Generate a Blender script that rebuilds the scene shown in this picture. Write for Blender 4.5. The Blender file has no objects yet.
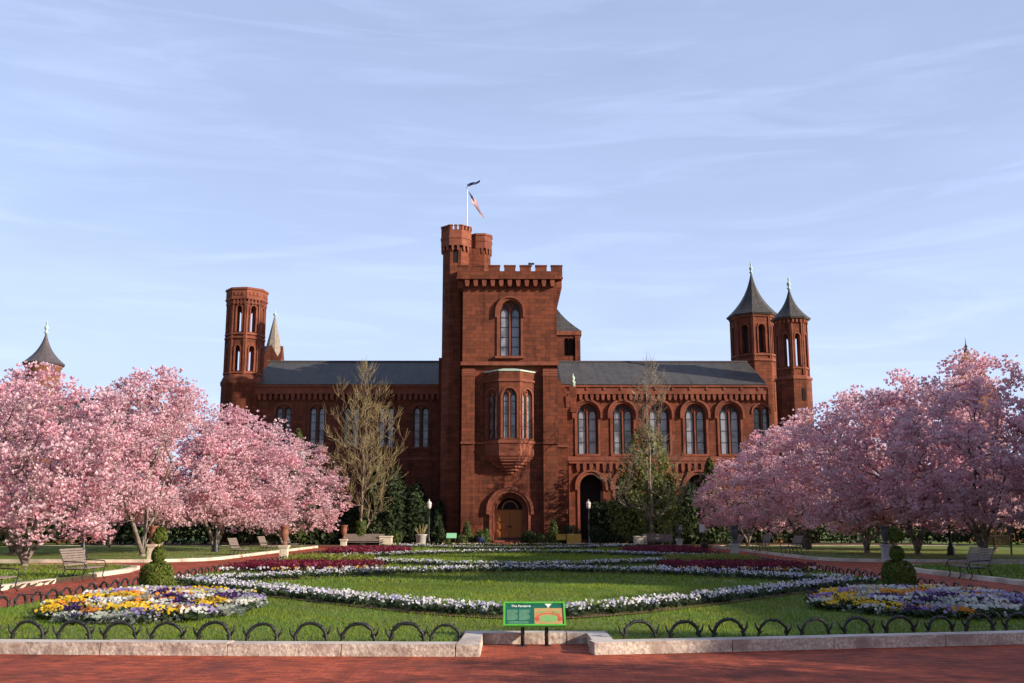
import bpy, bmesh, math, random
import numpy as np
from mathutils import Vector, Matrix, Euler
R = math.radians
C = bpy.context.scene.collection
scn = bpy.context.scene

# ------------------------------------------------------------------ camera, sky, sun, exposure
CAM_H, FOC = 2.0, 1000.0
PITCH = math.atan((523 - 341.5) / FOC)
YAW = math.atan(4 / FOC)
cam_d = bpy.data.cameras.new('camera'); cam = bpy.data.objects.new('camera', cam_d); C.objects.link(cam)
cam.location = (0, 0, CAM_H); cam.rotation_euler = (R(90) + PITCH, 0, -YAW)
cam_d.sensor_width = 36; cam_d.lens = FOC / 1024 * 36; cam_d.clip_end = 4000; cam_d.clip_start = .1
scn.camera = cam

SUN_AZ, SUN_EL = R(66), R(20)          # azimuth to the right of straight behind the camera
world = bpy.data.worlds.new('World'); scn.world = world; world.use_nodes = True
nt = world.node_tree; nt.nodes.clear()
def wn(t, **k):
    n = nt.nodes.new(t)
    for a, b in k.items(): setattr(n, a, b)
    return n
sky = wn('ShaderNodeTexSky', sky_type='NISHITA', sun_disc=False, sun_elevation=SUN_EL, sun_rotation=R(180) - SUN_AZ,
         altitude=20, air_density=1.0, dust_density=1.2, ozone_density=2.0)
tc = wn('ShaderNodeTexCoord')
mp = wn('ShaderNodeMapping'); mp.inputs['Rotation'].default_value = (0, R(-9), R(8)); mp.inputs['Scale'].default_value = (1.5, 1.5, 7)
nz = wn('ShaderNodeTexNoise'); nz.inputs['Scale'].default_value = 1.7; nz.inputs['Detail'].default_value = 7; nz.inputs['Roughness'].default_value = .55; nz.inputs['Distortion'].default_value = .5
rp = wn('ShaderNodeValToRGB'); rp.color_ramp.elements[0].position = .36; rp.color_ramp.elements[1].position = .80
rp.color_ramp.elements[0].color = (0, 0, 0, 1); rp.color_ramp.elements[1].color = (.10, .10, .10, 1)
mp2 = wn('ShaderNodeMapping'); mp2.inputs['Rotation'].default_value = (0, R(7), R(-20)); mp2.inputs['Scale'].default_value = (1.6, 2.4, 15); mp2.inputs['Location'].default_value = (3, 1, 2)
nz2 = wn('ShaderNodeTexNoise'); nz2.inputs['Scale'].default_value = 2.2; nz2.inputs['Detail'].default_value = 8; nz2.inputs['Roughness'].default_value = .6; nz2.inputs['Distortion'].default_value = .9
rp2 = wn('ShaderNodeValToRGB'); rp2.color_ramp.elements[0].position = .50; rp2.color_ramp.elements[1].position = .85
rp2.color_ramp.elements[0].color = (0, 0, 0, 1); rp2.color_ramp.elements[1].color = (.16, .16, .16, 1)
tint = wn('ShaderNodeMix', data_type='RGBA', blend_type='MULTIPLY'); tint.inputs['Factor'].default_value = 1.0
tint.inputs['B'].default_value = (.98, .84, .93, 1)
ad = wn('ShaderNodeMath', operation='ADD', use_clamp=True); ad.inputs[1].default_value = 0
ad2 = wn('ShaderNodeMath', operation='ADD', use_clamp=True); ad2.inputs[1].default_value = .40
sep = wn('ShaderNodeSeparateXYZ'); nveil = wn('ShaderNodeMapRange', interpolation_type='SMOOTHSTEP')      # cirrus veil limited to the north, so the unseen southern sky fills shade less
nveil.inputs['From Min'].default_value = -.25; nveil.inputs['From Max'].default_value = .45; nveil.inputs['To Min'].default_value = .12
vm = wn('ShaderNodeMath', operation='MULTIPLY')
hz_ = wn('ShaderNodeMapRange', interpolation_type='SMOOTHSTEP')      # paler towards the horizon
hz_.inputs['From Min'].default_value = .0; hz_.inputs['From Max'].default_value = .5; hz_.inputs['To Min'].default_value = 1.5; hz_.inputs['To Max'].default_value = .95
vm2 = wn('ShaderNodeMath', operation='MULTIPLY')
cm = wn('ShaderNodeMix', data_type='RGBA'); cm.inputs['B'].default_value = (5.9, 7.3, 10.3, 1)
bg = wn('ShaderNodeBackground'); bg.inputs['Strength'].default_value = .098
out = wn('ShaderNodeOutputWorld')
L = nt.links.new
L(tc.outputs['Generated'], mp.inputs['Vector']); L(mp.outputs[0], nz.inputs['Vector']); L(nz.outputs['Fac'], rp.inputs[0])
L(tc.outputs['Generated'], mp2.inputs['Vector']); L(mp2.outputs[0], nz2.inputs['Vector']); L(nz2.outputs['Fac'], rp2.inputs[0])
L(rp.outputs[0], ad.inputs[0]); L(rp2.outputs[0], ad.inputs[1]); L(ad.outputs[0], ad2.inputs[0])
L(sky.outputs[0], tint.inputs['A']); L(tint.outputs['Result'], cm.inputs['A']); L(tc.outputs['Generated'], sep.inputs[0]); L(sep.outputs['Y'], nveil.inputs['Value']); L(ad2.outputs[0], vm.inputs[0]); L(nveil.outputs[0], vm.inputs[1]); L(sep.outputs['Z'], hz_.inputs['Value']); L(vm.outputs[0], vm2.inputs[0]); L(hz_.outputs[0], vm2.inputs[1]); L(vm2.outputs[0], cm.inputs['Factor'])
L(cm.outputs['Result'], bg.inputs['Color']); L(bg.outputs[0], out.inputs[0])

sun_d = bpy.data.lights.new('sun', 'SUN'); sun = bpy.data.objects.new('sun', sun_d); C.objects.link(sun)
sun_d.energy = 5.0; sun_d.angle = R(.5); sun_d.color = (1, .87, .72)
sdir = Vector((-math.sin(SUN_AZ) * math.cos(SUN_EL), math.cos(SUN_AZ) * math.cos(SUN_EL), -math.sin(SUN_EL)))
sun.rotation_euler = sdir.to_track_quat('-Z', 'Y').to_euler()
vs = scn.view_settings
scn.display_settings.display_device = 'sRGB'
vs.view_transform = 'Standard'; vs.look = 'None'; vs.gamma = 1; vs.use_curve_mapping = False; vs.exposure = 0.55

# ------------------------------------------------------------------ photograph measures -> metres
CR = Euler((R(90) + PITCH, 0, -YAW)).to_matrix()
def ray(px, py): return CR @ Vector(((px - 512) / FOC, -(py - 341.5) / FOC, -1))
def G(px, py, z=0.0):
    d = ray(px, py); t = (z - CAM_H) / d.z; return Vector((d.x * t, d.y * t, z))
def P(px, py, Y):
    d = ray(px, py); t = Y / d.y; return Vector((d.x * t, Y, CAM_H + d.z * t))
def zp(py, Y, px=508): return P(px, py, Y).z
def xp(px, py, Y): return P(px, py, Y).x

# ------------------------------------------------------------------ materials
MATS = {}
def new_mat(name):
    m = bpy.data.materials.new(name); m.use_nodes = True; MATS[name] = m
    t = m.node_tree; b = t.nodes['Principled BSDF']
    return m, t, b
def N(t, typ, **k):
    n = t.nodes.new(typ)
    for a, v in k.items():
        if a.startswith('i_'): n.inputs[a[2:].replace('_', ' ')].default_value = v
        else: setattr(n, a, v)
    return n
def rgb(c): return (*c, 1)
def mottled(name, c1, c2, scale=4, rough=.8, bump=.0, detail=6, metallic=0, c3=None, scale3=.5, spec=.3, bscale=None, coord='Object'):
    m, t, b = new_mat(name)
    co = N(t, 'ShaderNodeTexCoord'); n = N(t, 'ShaderNodeTexNoise', i_Scale=scale, i_Detail=detail, i_Roughness=.65)
    t.links.new(co.outputs[coord], n.inputs['Vector'])
    r = N(t, 'ShaderNodeValToRGB'); r.color_ramp.elements[0].position = .33; r.color_ramp.elements[1].position = .67
    r.color_ramp.elements[0].color = rgb(c1); r.color_ramp.elements[1].color = rgb(c2)
    t.links.new(n.outputs['Fac'], r.inputs[0]); col = r.outputs[0]
    if c3:
        n3 = N(t, 'ShaderNodeTexNoise', i_Scale=scale3, i_Detail=4); t.links.new(co.outputs[coord], n3.inputs['Vector'])
        r3 = N(t, 'ShaderNodeValToRGB'); r3.color_ramp.elements[0].position = .45; r3.color_ramp.elements[1].position = .65
        t.links.new(n3.outputs['Fac'], r3.inputs[0])
        mx = N(t, 'ShaderNodeMix', data_type='RGBA'); mx.inputs['B'].default_value = rgb(c3)
        t.links.new(r3.outputs[0], mx.inputs['Factor']); t.links.new(col, mx.inputs['A']); col = mx.outputs['Result']
    t.links.new(col, b.inputs['Base Color'])
    b.inputs['Roughness'].default_value = rough; b.inputs['Metallic'].default_value = metallic; b.inputs['Specular IOR Level'].default_value = spec
    if bump:
        nb = N(t, 'ShaderNodeTexNoise', i_Scale=bscale or scale * 3, i_Detail=5); t.links.new(co.outputs[coord], nb.inputs['Vector'])
        bp = N(t, 'ShaderNodeBump', i_Strength=bump, i_Distance=.05); t.links.new(nb.outputs['Fac'], bp.inputs['Height']); t.links.new(bp.outputs[0], b.inputs['Normal'])
    return m
def masonry(name, c1, c2, cm_, bw, bh, mortar=.012, rough=.9, stain=(.05, .018, .012), stain_amt=.55, bump=.4, bias=0, offset=.5, nscale=.45, streak=.55):
    m, t, b = new_mat(name)
    uv = N(t, 'ShaderNodeUVMap'); co = N(t, 'ShaderNodeTexCoord')
    br = N(t, 'ShaderNodeTexBrick', offset=offset); br.inputs['Scale'].default_value = 1
    br.inputs['Brick Width'].default_value = bw; br.inputs['Row Height'].default_value = bh
    br.inputs['Mortar Size'].default_value = mortar; br.inputs['Mortar Smooth'].default_value = .3; br.inputs['Bias'].default_value = bias
    br.inputs['Color1'].default_value = rgb(c1); br.inputs['Color2'].default_value = rgb(c2); br.inputs['Mortar'].default_value = rgb(cm_)
    t.links.new(uv.outputs[0], br.inputs['Vector'])
    n = N(t, 'ShaderNodeTexNoise', i_Scale=nscale, i_Detail=8, i_Roughness=.7); t.links.new(co.outputs['Object'], n.inputs['Vector'])
    r = N(t, 'ShaderNodeValToRGB'); r.color_ramp.elements[0].position = .46; r.color_ramp.elements[1].position = .75
    r.color_ramp.elements[0].color = (0, 0, 0, 1); r.color_ramp.elements[1].color = (stain_amt,) * 3 + (1,)
    t.links.new(n.outputs['Fac'], r.inputs[0])
    mx = N(t, 'ShaderNodeMix', data_type='RGBA'); mx.inputs['B'].default_value = rgb(stain)
    t.links.new(r.outputs[0], mx.inputs['Factor']); t.links.new(br.outputs['Color'], mx.inputs['A'])
    n2 = N(t, 'ShaderNodeTexNoise', i_Scale=3.5, i_Detail=6, i_Roughness=.7); t.links.new(co.outputs['Object'], n2.inputs['Vector'])
    hs = N(t, 'ShaderNodeHueSaturation'); ml = N(t, 'ShaderNodeMapRange'); ml.inputs['To Min'].default_value = .6; ml.inputs['To Max'].default_value = 1.4
    t.links.new(n2.outputs['Fac'], ml.inputs['Value']); t.links.new(ml.outputs[0], hs.inputs['Value']); t.links.new(mx.outputs['Result'], hs.inputs['Color'])
    mpv = N(t, 'ShaderNodeMapping'); mpv.inputs['Scale'].default_value = (1.9, .16, 1); t.links.new(uv.outputs[0], mpv.inputs['Vector'])
    nv = N(t, 'ShaderNodeTexNoise', i_Scale=1.0, i_Detail=5, i_Roughness=.6); t.links.new(mpv.outputs[0], nv.inputs['Vector'])
    rv = N(t, 'ShaderNodeValToRGB'); rv.color_ramp.elements[0].position = .5; rv.color_ramp.elements[1].position = .72; rv.color_ramp.elements[0].color = (1, 1, 1, 1); rv.color_ramp.elements[1].color = (streak,) * 3 + (1,)
    t.links.new(nv.outputs['Fac'], rv.inputs[0]); mv = N(t, 'ShaderNodeMix', data_type='RGBA', blend_type='MULTIPLY'); mv.inputs['Factor'].default_value = 1
    t.links.new(hs.outputs[0], mv.inputs['A']); t.links.new(rv.outputs[0], mv.inputs['B'])
    t.links.new(mv.outputs['Result'], b.inputs['Base Color']); b.inputs['Roughness'].default_value = rough; b.inputs['Specular IOR Level'].default_value = .2
    bp = N(t, 'ShaderNodeBump', i_Strength=bump, i_Distance=.03); t.links.new(n2.outputs['Fac'], bp.inputs['Height']); t.links.new(bp.outputs[0], b.inputs['Normal'])
    return m
def plain(name, c, rough=.6, metallic=0, spec=.4):
    return mottled(name, tuple(x * .86 for x in c), tuple(min(1, x * 1.12) for x in c), 6, rough, metallic=metallic, spec=spec)
def leafy(name, trans=.35, rough=.6):
    m, t, b = new_mat(name)
    a = N(t, 'ShaderNodeAttribute', attribute_name='Col')
    t.links.new(a.outputs['Color'], b.inputs['Base Color']); b.inputs['Roughness'].default_value = rough; b.inputs['Specular IOR Level'].default_value = .25
    tr = N(t, 'ShaderNodeBsdfTranslucent'); t.links.new(a.outputs['Color'], tr.inputs['Color'])
    ms = N(t, 'ShaderNodeMixShader'); ms.inputs[0].default_value = trans
    t.links.new(b.outputs[0], ms.inputs[1]); t.links.new(tr.outputs[0], ms.inputs[2]); t.links.new(ms.outputs[0], t.nodes['Material Output'].inputs[0])
    return m

STONE = masonry('red sandstone ashlar', (.212, .064, .033), (.122, .041, .024), (.078, .029, .019), .85, .36, .016)
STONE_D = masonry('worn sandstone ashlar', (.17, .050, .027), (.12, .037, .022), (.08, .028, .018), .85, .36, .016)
TRIM = mottled('dressed sandstone', (.19, .060, .034), (.265, .088, .050), 2.2, .85, .25, c3=(.15, .045, .028), scale3=.8)
SLATE = masonry('grey slate', (.088, .084, .080), (.062, .060, .058), (.036, .035, .035), .45, .28, .02, .6, (.10, .095, .085), .5)
COPPER = mottled('verdigris copper', (.30, .45, .38), (.48, .58, .50), 5, .6)
BRONZE = mottled('brown copper sheet', (.07, .06, .065), (.11, .095, .10), 3, .5)
SPIRE = mottled('pale spire slates', (.19, .165, .14), (.31, .27, .22), 4, .8, .2)
MUSEUM = masonry('orange brick', (.33, .12, .06), (.25, .085, .045), (.25, .18, .14), .24, .08, .01)
OAK = mottled('varnished oak', (.24, .085, .018), (.36, .14, .03), 9, .45)
WINFR = plain('dark window metal', (.03, .028, .028), .5)
def glass_mat():
    m, t, b = new_mat('window glass')
    co = N(t, 'ShaderNodeTexCoord'); n = N(t, 'ShaderNodeTexNoise', i_Scale=1.1, i_Detail=3); t.links.new(co.outputs['Object'], n.inputs['Vector'])
    r = N(t, 'ShaderNodeValToRGB'); r.color_ramp.elements[0].position = .4; r.color_ramp.elements[1].position = .62
    r.color_ramp.elements[0].color = (.06, .065, .075, 1); r.color_ramp.elements[1].color = (.27, .29, .33, 1)
    oi = N(t, 'ShaderNodeObjectInfo'); ad_ = N(t, 'ShaderNodeMath', operation='MULTIPLY_ADD'); ad_.inputs[1].default_value = .35; t.links.new(oi.outputs['Random'], ad_.inputs[0]); t.links.new(n.outputs['Fac'], ad_.inputs[2])
    sb = N(t, 'ShaderNodeMath', operation='SUBTRACT'); sb.inputs[1].default_value = .13; t.links.new(ad_.outputs[0], sb.inputs[0])
    t.links.new(sb.outputs[0], r.inputs[0]); t.links.new(r.outputs[0], b.inputs['Base Color'])
    b.inputs['Roughness'].default_value = .12; b.inputs['Specular IOR Level'].default_value = .8
    return m
GLASS = glass_mat()
DARK = plain('dim interior', (.012, .010, .010), .9)
BRICKPAVE = masonry('brick paving', (.50, .098, .040), (.25, .046, .022), (.20, .062, .038), .21, .105, .008, .85, (.09, .028, .022), .85, .6, nscale=.9, streak=.62)
GRANITE = mottled('pink granite', (.34, .27, .21), (.80, .69, .58), 22, .85, .6, c3=(.36, .27, .22), scale3=2.5, bscale=9)
GRANITE_T = mottled('sawn granite', (.50, .44, .38), (.66, .60, .53), 30, .8, .2, c3=(.40, .34, .29), scale3=1.5)
KERB = mottled('cream kerbstone', (.55, .48, .38), (.72, .64, .52), 6, .85, .3, c3=(.38, .32, .25), scale3=.7)
IRON = mottled('black cast iron', (.008, .008, .008), (.022, .020, .018), 20, .5, .3, spec=.5)
LAMPIRON = mottled('dark green painted iron', (.010, .013, .012), (.02, .024, .022), 10, .45, spec=.5)
LAMPGLASS = mottled('frosted lamp glass', (.50, .48, .44), (.64, .62, .58), 3, .35)
TERRA = mottled('terracotta', (.20, .075, .045), (.30, .12, .075), 7, .85, .2, c3=(.14, .08, .06), scale3=2)
PEDEST = mottled('cream stone pedestal', (.52, .44, .33), (.70, .61, .48), 5, .85, .2)
WOOD = mottled('weathered teak', (.15, .115, .095), (.27, .215, .18), 11, .85, .2)
LEAD = mottled('dark lead urn', (.05, .05, .055), (.10, .10, .105), 6, .7, .2)
GREYPOT = mottled('grey stoneware', (.33, .31, .29), (.46, .44, .41), 7, .8, .2)
BLUEPOT = plain('blue glaze', (.03, .05, .13), .3)
BARK = mottled('grey magnolia bark', (.11, .085, .07), (.30, .25, .21), 7, .9, .5)
BARK_W = mottled('brown bark', (.13, .095, .07), (.27, .20, .15), 6, .9, .6)
TWIG = mottled('tan twigs', (.30, .235, .11), (.46, .37, .18), 2, .85)
TWIG_G = mottled('pale tan twigs', (.26, .21, .14), (.42, .34, .23), 2, .85)
SOIL = mottled('dark bed soil', (.045, .028, .018), (.10, .06, .04), 9, .95, .6)
MULCH = mottled('brown mulch', (.10, .05, .03), (.19, .10, .06), 8, .95, .6)
LAWN = mottled('mown lawn', (.085, .15, .012), (.16, .22, .030), 3.0, .9, .6, c3=(.15, .165, .04), scale3=.35, bscale=40)
LEAF = leafy('leaves', .3); PETAL = leafy('petals', .45, .5); BLADE = leafy('grass blades', .35)
SIGN_G = plain('sign green frame', (.09, .42, .05), .45)
SIGN_D = plain('sign dark green', (.012, .115, .075), .4)
SIGN_P = plain('sign pale text', (.16, .33, .20), .5)
SIGN_W = plain('sign white', (.8, .8, .72), .5)
SIGN_O = mottled('printed garden orange', (.50, .24, .09), (.42, .36, .14), 14, .5)
SIGN_R = plain('printed red', (.55, .09, .05), .5)
SIGN_L = plain('printed lawn', (.20, .40, .13), .5)
MINT = plain('mint sign face', (.25, .55, .32), .45)
YELLOW = plain('yellow painted board', (.46, .29, .04), .5)
FLAG_R, FLAG_B = plain('flag red', (.45, .03, .04), .8), plain('flag blue', (.02, .03, .10), .8)
WHITE = plain('white paint', (.78, .78, .76), .5)

# ------------------------------------------------------------------ mesh helpers
class F:
    """a wall frame: origin on the ground plan, angle; u runs along the wall, d goes into it, z up"""
    def __init__(s, x, y, ang=0.0):
        s.x, s.y, s.c, s.s = x, y, math.cos(ang), math.sin(ang)
    def __call__(s, u, d, z): return (s.x + s.c * u - s.s * d, s.y + s.s * u + s.c * d, z)
W0 = F(0, 0)
def arch_pts(cx, hw, zs, rise, n=12): return [(cx + hw * math.cos(math.pi * k / n), zs + rise * math.sin(math.pi * k / n)) for k in range(n + 1)]   # right to left
class MB:
    def __init__(s): s.v, s.f, s.m, s.sm = [], [], [], []
    def add(s, vs, fs, mi=0, smooth=False):
        o = len(s.v); s.v += [tuple(p) for p in vs]
        for q in fs: s.f.append(tuple(o + i for i in q)); s.m.append(mi); s.sm.append(smooth)
    def quad(s, a, b, c, d, mi=0): s.add([a, b, c, d], [(0, 1, 2, 3)], mi)
    def box(s, x0, x1, y0, y1, z0, z1, mi=0, fr=W0):
        vs = [fr(x, y, z) for z in (z0, z1) for x, y in ((x0, y0), (x1, y0), (x1, y1), (x0, y1))]
        s.add(vs, [(3, 2, 1, 0), (4, 5, 6, 7), (0, 1, 5, 4), (1, 2, 6, 5), (2, 3, 7, 6), (3, 0, 4, 7)], mi)
    def prism(s, poly, z0, z1, mi=0, top=None):
        """vertical prism on a ground polygon (counter-clockwise); top: scaled polygon for a taper"""
        n = len(poly); tp = top or poly
        vs = [(x, y, z0) for x, y in poly] + [(x, y, z1) for x, y in tp]
        s.add(vs, [tuple(range(n - 1, -1, -1)), tuple(range(n, 2 * n))] + [(i, (i + 1) % n, n + (i + 1) % n, n + i) for i in range(n)], mi)
    def extr(s, poly, fr, d0, d1, mi=0):
        """a (u,z) outline, counter-clockwise seen from outside, extruded from depth d0 to d1"""
        n = len(poly); vs = [fr(u, d0, z) for u, z in poly] + [fr(u, d1, z) for u, z in poly]
        s.add(vs, [tuple(range(n)), tuple(range(2 * n - 1, n - 1, -1))] + [((i + 1) % n, i, n + i, n + (i + 1) % n) for i in range(n)], mi)
    def lathe(s, prof, cx, cy, n=20, mi=0, smooth=True, rot=0.0, z0=0.0):
        vs, fs = [], []
        for r, z in prof:
            for k in range(n):
                a = 2 * math.pi * k / n + rot; vs.append((cx + r * math.cos(a), cy + r * math.sin(a), z + z0))
        for i in range(len(prof) - 1):
            for k in range(n):
                a, b = i * n + k, i * n + (k + 1) % n; fs.append((a, b, b + n, a + n))
        fs.append(tuple(range(n - 1, -1, -1))); fs.append(tuple((len(prof) - 1) * n + k for k in range(n)))
        s.add(vs, fs, mi, smooth)
    def tube(s, pts, rad, n=6, mi=0, smooth=True):
        pts = [Vector(p) for p in pts]; k = len(pts)
        if not hasattr(rad, '__len__'): rad = [rad] * k
        vs, fs, up = [], [], None
        for i, p in enumerate(pts):
            t = (pts[min(i + 1, k - 1)] - pts[max(i - 1, 0)]).normalized()
            if up is None: up = t.orthogonal().normalized()
            up = (up - t * up.dot(t)); up = up.normalized() if up.length > 1e-6 else t.orthogonal().normalized(); w = t.cross(up)
            for j in range(n):
                a = 2 * math.pi * j / n; vs.append(p + (up * math.cos(a) + w * math.sin(a)) * rad[i])
        for i in range(k - 1):
            for j in range(n):
                a, b = i * n + j, i * n + (j + 1) % n; fs.append((a, b, b + n, a + n))
        fs.append(tuple(range(n - 1, -1, -1))); fs.append(tuple((k - 1) * n + j for j in range(n)))
        s.add(vs, fs, mi, smooth)
    def wall(s, fr, u0, u1, z0, z1, ops=(), depth=.4, mi=0, ri=None, n=12):
        """wall face with arched openings (cx, hw, zsill, zspring, rise) and their reveals"""
        ri = mi if ri is None else ri
        q = lambda a, b, c, d, i=mi: s.quad(fr(*a), fr(*b), fr(*c), fr(*d), i)
        cur = u0
        for cx, hw, zb, zs, rise in sorted(ops):
            if cx - hw > cur + 1e-4: q((cur, 0, z0), (cx - hw, 0, z0), (cx - hw, 0, z1), (cur, 0, z1))
            if zb > z0 + 1e-4: q((cx - hw, 0, z0), (cx + hw, 0, z0), (cx + hw, 0, zb), (cx - hw, 0, zb))
            ap = arch_pts(cx, hw, zs, rise, n)
            for (a, az), (b, bz) in zip(ap[:-1], ap[1:]):
                q((b, 0, bz), (a, 0, az), (a, 0, z1), (b, 0, z1))
            ol = [(cx - hw, zb), (cx + hw, zb)] + ap + [(cx - hw, zb)]
            for (a, az), (b, bz) in zip(ol[:-1], ol[1:]):
                if abs(a - b) + abs(az - bz) > 1e-5: q((a, 0, az), (a, depth, az), (b, depth, bz), (b, 0, bz), ri)
            cur = cx + hw
        if u1 > cur + 1e-4: q((cur, 0, z0), (u1, 0, z0), (u1, 0, z1), (cur, 0, z1))
    def archband(s, fr, cx, hw, zb, zs, rise, w, d0, d1, mi=0, n=14, legs=True):
        """moulding of width w round an opening, standing from depth d0 (outer, negative) back to d1"""
        inn = arch_pts(cx, hw, zs, rise, n); ou = arch_pts(cx, hw + w, zs, rise + w, n)
        if legs: inn = [(cx + hw, zb)] + inn + [(cx - hw, zb)]; ou = [(cx + hw + w, zb)] + ou + [(cx - hw - w, zb)]
        k = len(inn)
        vs = [fr(u, d0, z) for u, z in inn] + [fr(u, d0, z) for u, z in ou] + [fr(u, d1, z) for u, z in inn] + [fr(u, d1, z) for u, z in ou]
        fs = []
        for i in range(k - 1):
            fs += [(i + 1, i, k + i, k + i + 1), (i, i + 1, 2 * k + i + 1, 2 * k + i), (k + i + 1, k + i, 3 * k + i, 3 * k + i + 1)]
        for e in (0, k - 1): fs.append((e, k + e, 3 * k + e, 2 * k + e))
        s.add(vs, fs, mi)
    def build(s, name, mats, parent=None):
        me = bpy.data.meshes.new(name); me.from_pydata(s.v, [], s.f)
        mats = mats if isinstance(mats, (list, tuple)) else [mats]
        for m in mats: me.materials.append(m)
        me.polygons.foreach_set('material_index', s.m); me.polygons.foreach_set('use_smooth', s.sm)
        uvl = me.uv_layers.new(name='UVMap'); uv = np.zeros((len(me.loops), 2), np.float32)
        co = np.array(s.v, np.float32).reshape(-1, 3)
        for p in me.polygons:
            nn = p.normal; idx = list(p.vertices); c = co[idx]
            if abs(nn.z) > .75: uv[p.loop_start:p.loop_start + p.loop_total] = c[:, :2]
            else:
                l = math.hypot(nn.x, nn.y) or 1; tx, ty = -nn.y / l, nn.x / l
                uv[p.loop_start:p.loop_start + p.loop_total, 0] = c[:, 0] * tx + c[:, 1] * ty
                uv[p.loop_start:p.loop_start + p.loop_total, 1] = c[:, 2]
        uvl.data.foreach_set('uv', uv.ravel()); me.update()
        o = bpy.data.objects.new(name, me); C.objects.link(o)
        if parent: o.parent = parent
        return o
def tag(o, label=None, cat=None, group=None, kind=None):
    if label: o['label'] = label
    if cat: o['category'] = cat
    if group: o['group'] = group
    if kind: o['kind'] = kind
    return o
def thing(name, label, cat, loc=(0, 0, 0), rz=0.0, group=None):
    o = bpy.data.objects.new(name, None); C.objects.link(o); o.location = loc; o.rotation_euler = (0, 0, rz); o.empty_display_size = .3
    return tag(o, label, cat, group)
def copy_tree(o, parent=None):
    c = o.copy(); C.objects.link(c)
    if parent: c.parent = parent
    for ch in list(o.children): copy_tree(ch, c)
    return c
def place_copy(proto, first, loc, rz=0.0, label=None, sc=None):
    o = proto if first else copy_tree(proto)
    o.location = loc; o.rotation_euler = (0, 0, rz)
    if sc: o.scale = sc
    if label: o['label'] = label
    return o
rng = np.random.default_rng(7)
def quad_mesh(name, V, col, mat, parent=None, share=None):
    """V (n,4,3) quads, col (n,3) or (n,4,3)"""
    n = len(V); me = bpy.data.meshes.new(name)
    me.vertices.add(n * 4); me.vertices.foreach_set('co', np.ascontiguousarray(V, np.float32).ravel())
    me.loops.add(n * 4); me.loops.foreach_set('vertex_index', np.arange(n * 4, dtype=np.int32))
    me.polygons.add(n); me.polygons.foreach_set('loop_start', np.arange(0, n * 4, 4, dtype=np.int32))
    try: me.polygons.foreach_set('loop_total', np.full(n, 4, np.int32))
    except Exception: pass
    if col.ndim == 2: col = np.repeat(col[:, None, :], 4, 1)
    ca = me.color_attributes.new('Col', 'FLOAT_COLOR', 'POINT')
    ca.data.foreach_set('color', np.concatenate([col, np.ones((n, 4, 1))], 2).astype(np.float32).ravel())
    me.materials.append(mat); me.update(calc_edges=True); me.validate()
    o = bpy.data.objects.new(name, me); C.objects.link(o)
    if parent: o.parent = parent
    return o
def unit(v): return v / (np.linalg.norm(v, axis=-1, keepdims=True) + 1e-9)
def leaves(pts, size, nrm=None, spread=1.0, aspect=1.7, r=rng):
    """leaf quads (lozenges) at pts, lying round nrm with random spread"""
    n = len(pts); d = unit(r.normal(size=(n, 3)))
    nn = unit((nrm if nrm is not None else np.zeros((n, 3))) + d * spread)
    t = unit(np.cross(nn, r.normal(size=(n, 3)))); b = np.cross(nn, t)
    sz = (size * r.uniform(.65, 1.35, n))[:, None]
    a = t * sz * aspect * .5; w = b * sz * .5
    return np.stack([pts - a, pts - w * .9 + nn * sz * .08, pts + a, pts + w * .9 + nn * sz * .08], 1)
def shades(n, c1, c2, r=rng, jit=.12):
    t = r.uniform(size=(n, 1)); c = np.array(c1) * (1 - t) + np.array(c2) * t
    return np.clip(c * r.uniform(1 - jit, 1 + jit, (n, 1)), 0, 1)
def petals(cen, size, axis, ncup=5, r=rng, c_base=(.5, .12, .22), c_tip=(.9, .62, .68), open_=.55):
    """cup flowers: ncup petals round each axis. returns quads and colours"""
    n = len(cen); ax = unit(axis); t = unit(np.cross(ax, r.normal(size=(n, 3)))); b = np.cross(ax, t)
    out, col = [], []
    sz = (size * r.uniform(.7, 1.3, n))[:, None]; op = r.uniform(open_ * .6, open_ * 1.5, n)[:, None]
    cb = np.array(c_base) * r.uniform(.8, 1.2, (n, 1)); ct = np.clip(np.array(c_tip) * r.uniform(.82, 1.1, (n, 1)), 0, 1)
    for k in range(ncup):
        a = 2 * math.pi * k / ncup; rad = t * math.cos(a) + b * math.sin(a); tan = -t * math.sin(a) + b * math.cos(a)
        base = cen + rad * sz * .05; mid = cen + rad * sz * (op * .5 + .1) + ax * sz * .5; tip = cen + rad * sz * (op + .05) + ax * sz * .95
        out.append(np.stack([base, mid + tan * sz * .33, tip, mid - tan * sz * .33], 1))
        cmid = cb * .35 + ct * .65
        col.append(np.stack([cb, cmid, ct, cmid], 1))
    return np.concatenate(out), np.concatenate(col)

# ------------------------------------------------------------------ ground, paths, kerbs, lawns
def sheet(name, poly, z, mat, kind='structure'):
    m = MB(); m.add([(x, y, z) for x, y in poly], [tuple(range(len(poly)))]); o = m.build(name, mat); o['kind'] = kind; return o
def slab(name, poly, z0, z1, mats, kind='structure'):
    m = MB(); n = len(poly)
    m.add([(x, y, z1) for x, y in poly], [tuple(range(n))])
    m.add([(x, y, z0) for x, y in poly] + [(x, y, z1) for x, y in poly], [(i, (i + 1) % n, n + (i + 1) % n, n + i) for i in range(n)], 1)
    o = m.build(name, mats); o['kind'] = kind; return o
gm = MB(); gm.add([(-900, -60, -.02), (900, -60, -.02), (900, 1500, -.02), (-900, 1500, -.02)], [(0, 1, 2, 3)]); gm.build('ground', LAWN)['kind'] = 'structure'
sheet('brick_path', [(-60, -8), (60, -8), (60, 20), (24, 24), (24, 91), (-24, 91), (-24, 24), (-60, 20)], 0, BRICKPAVE)

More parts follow.
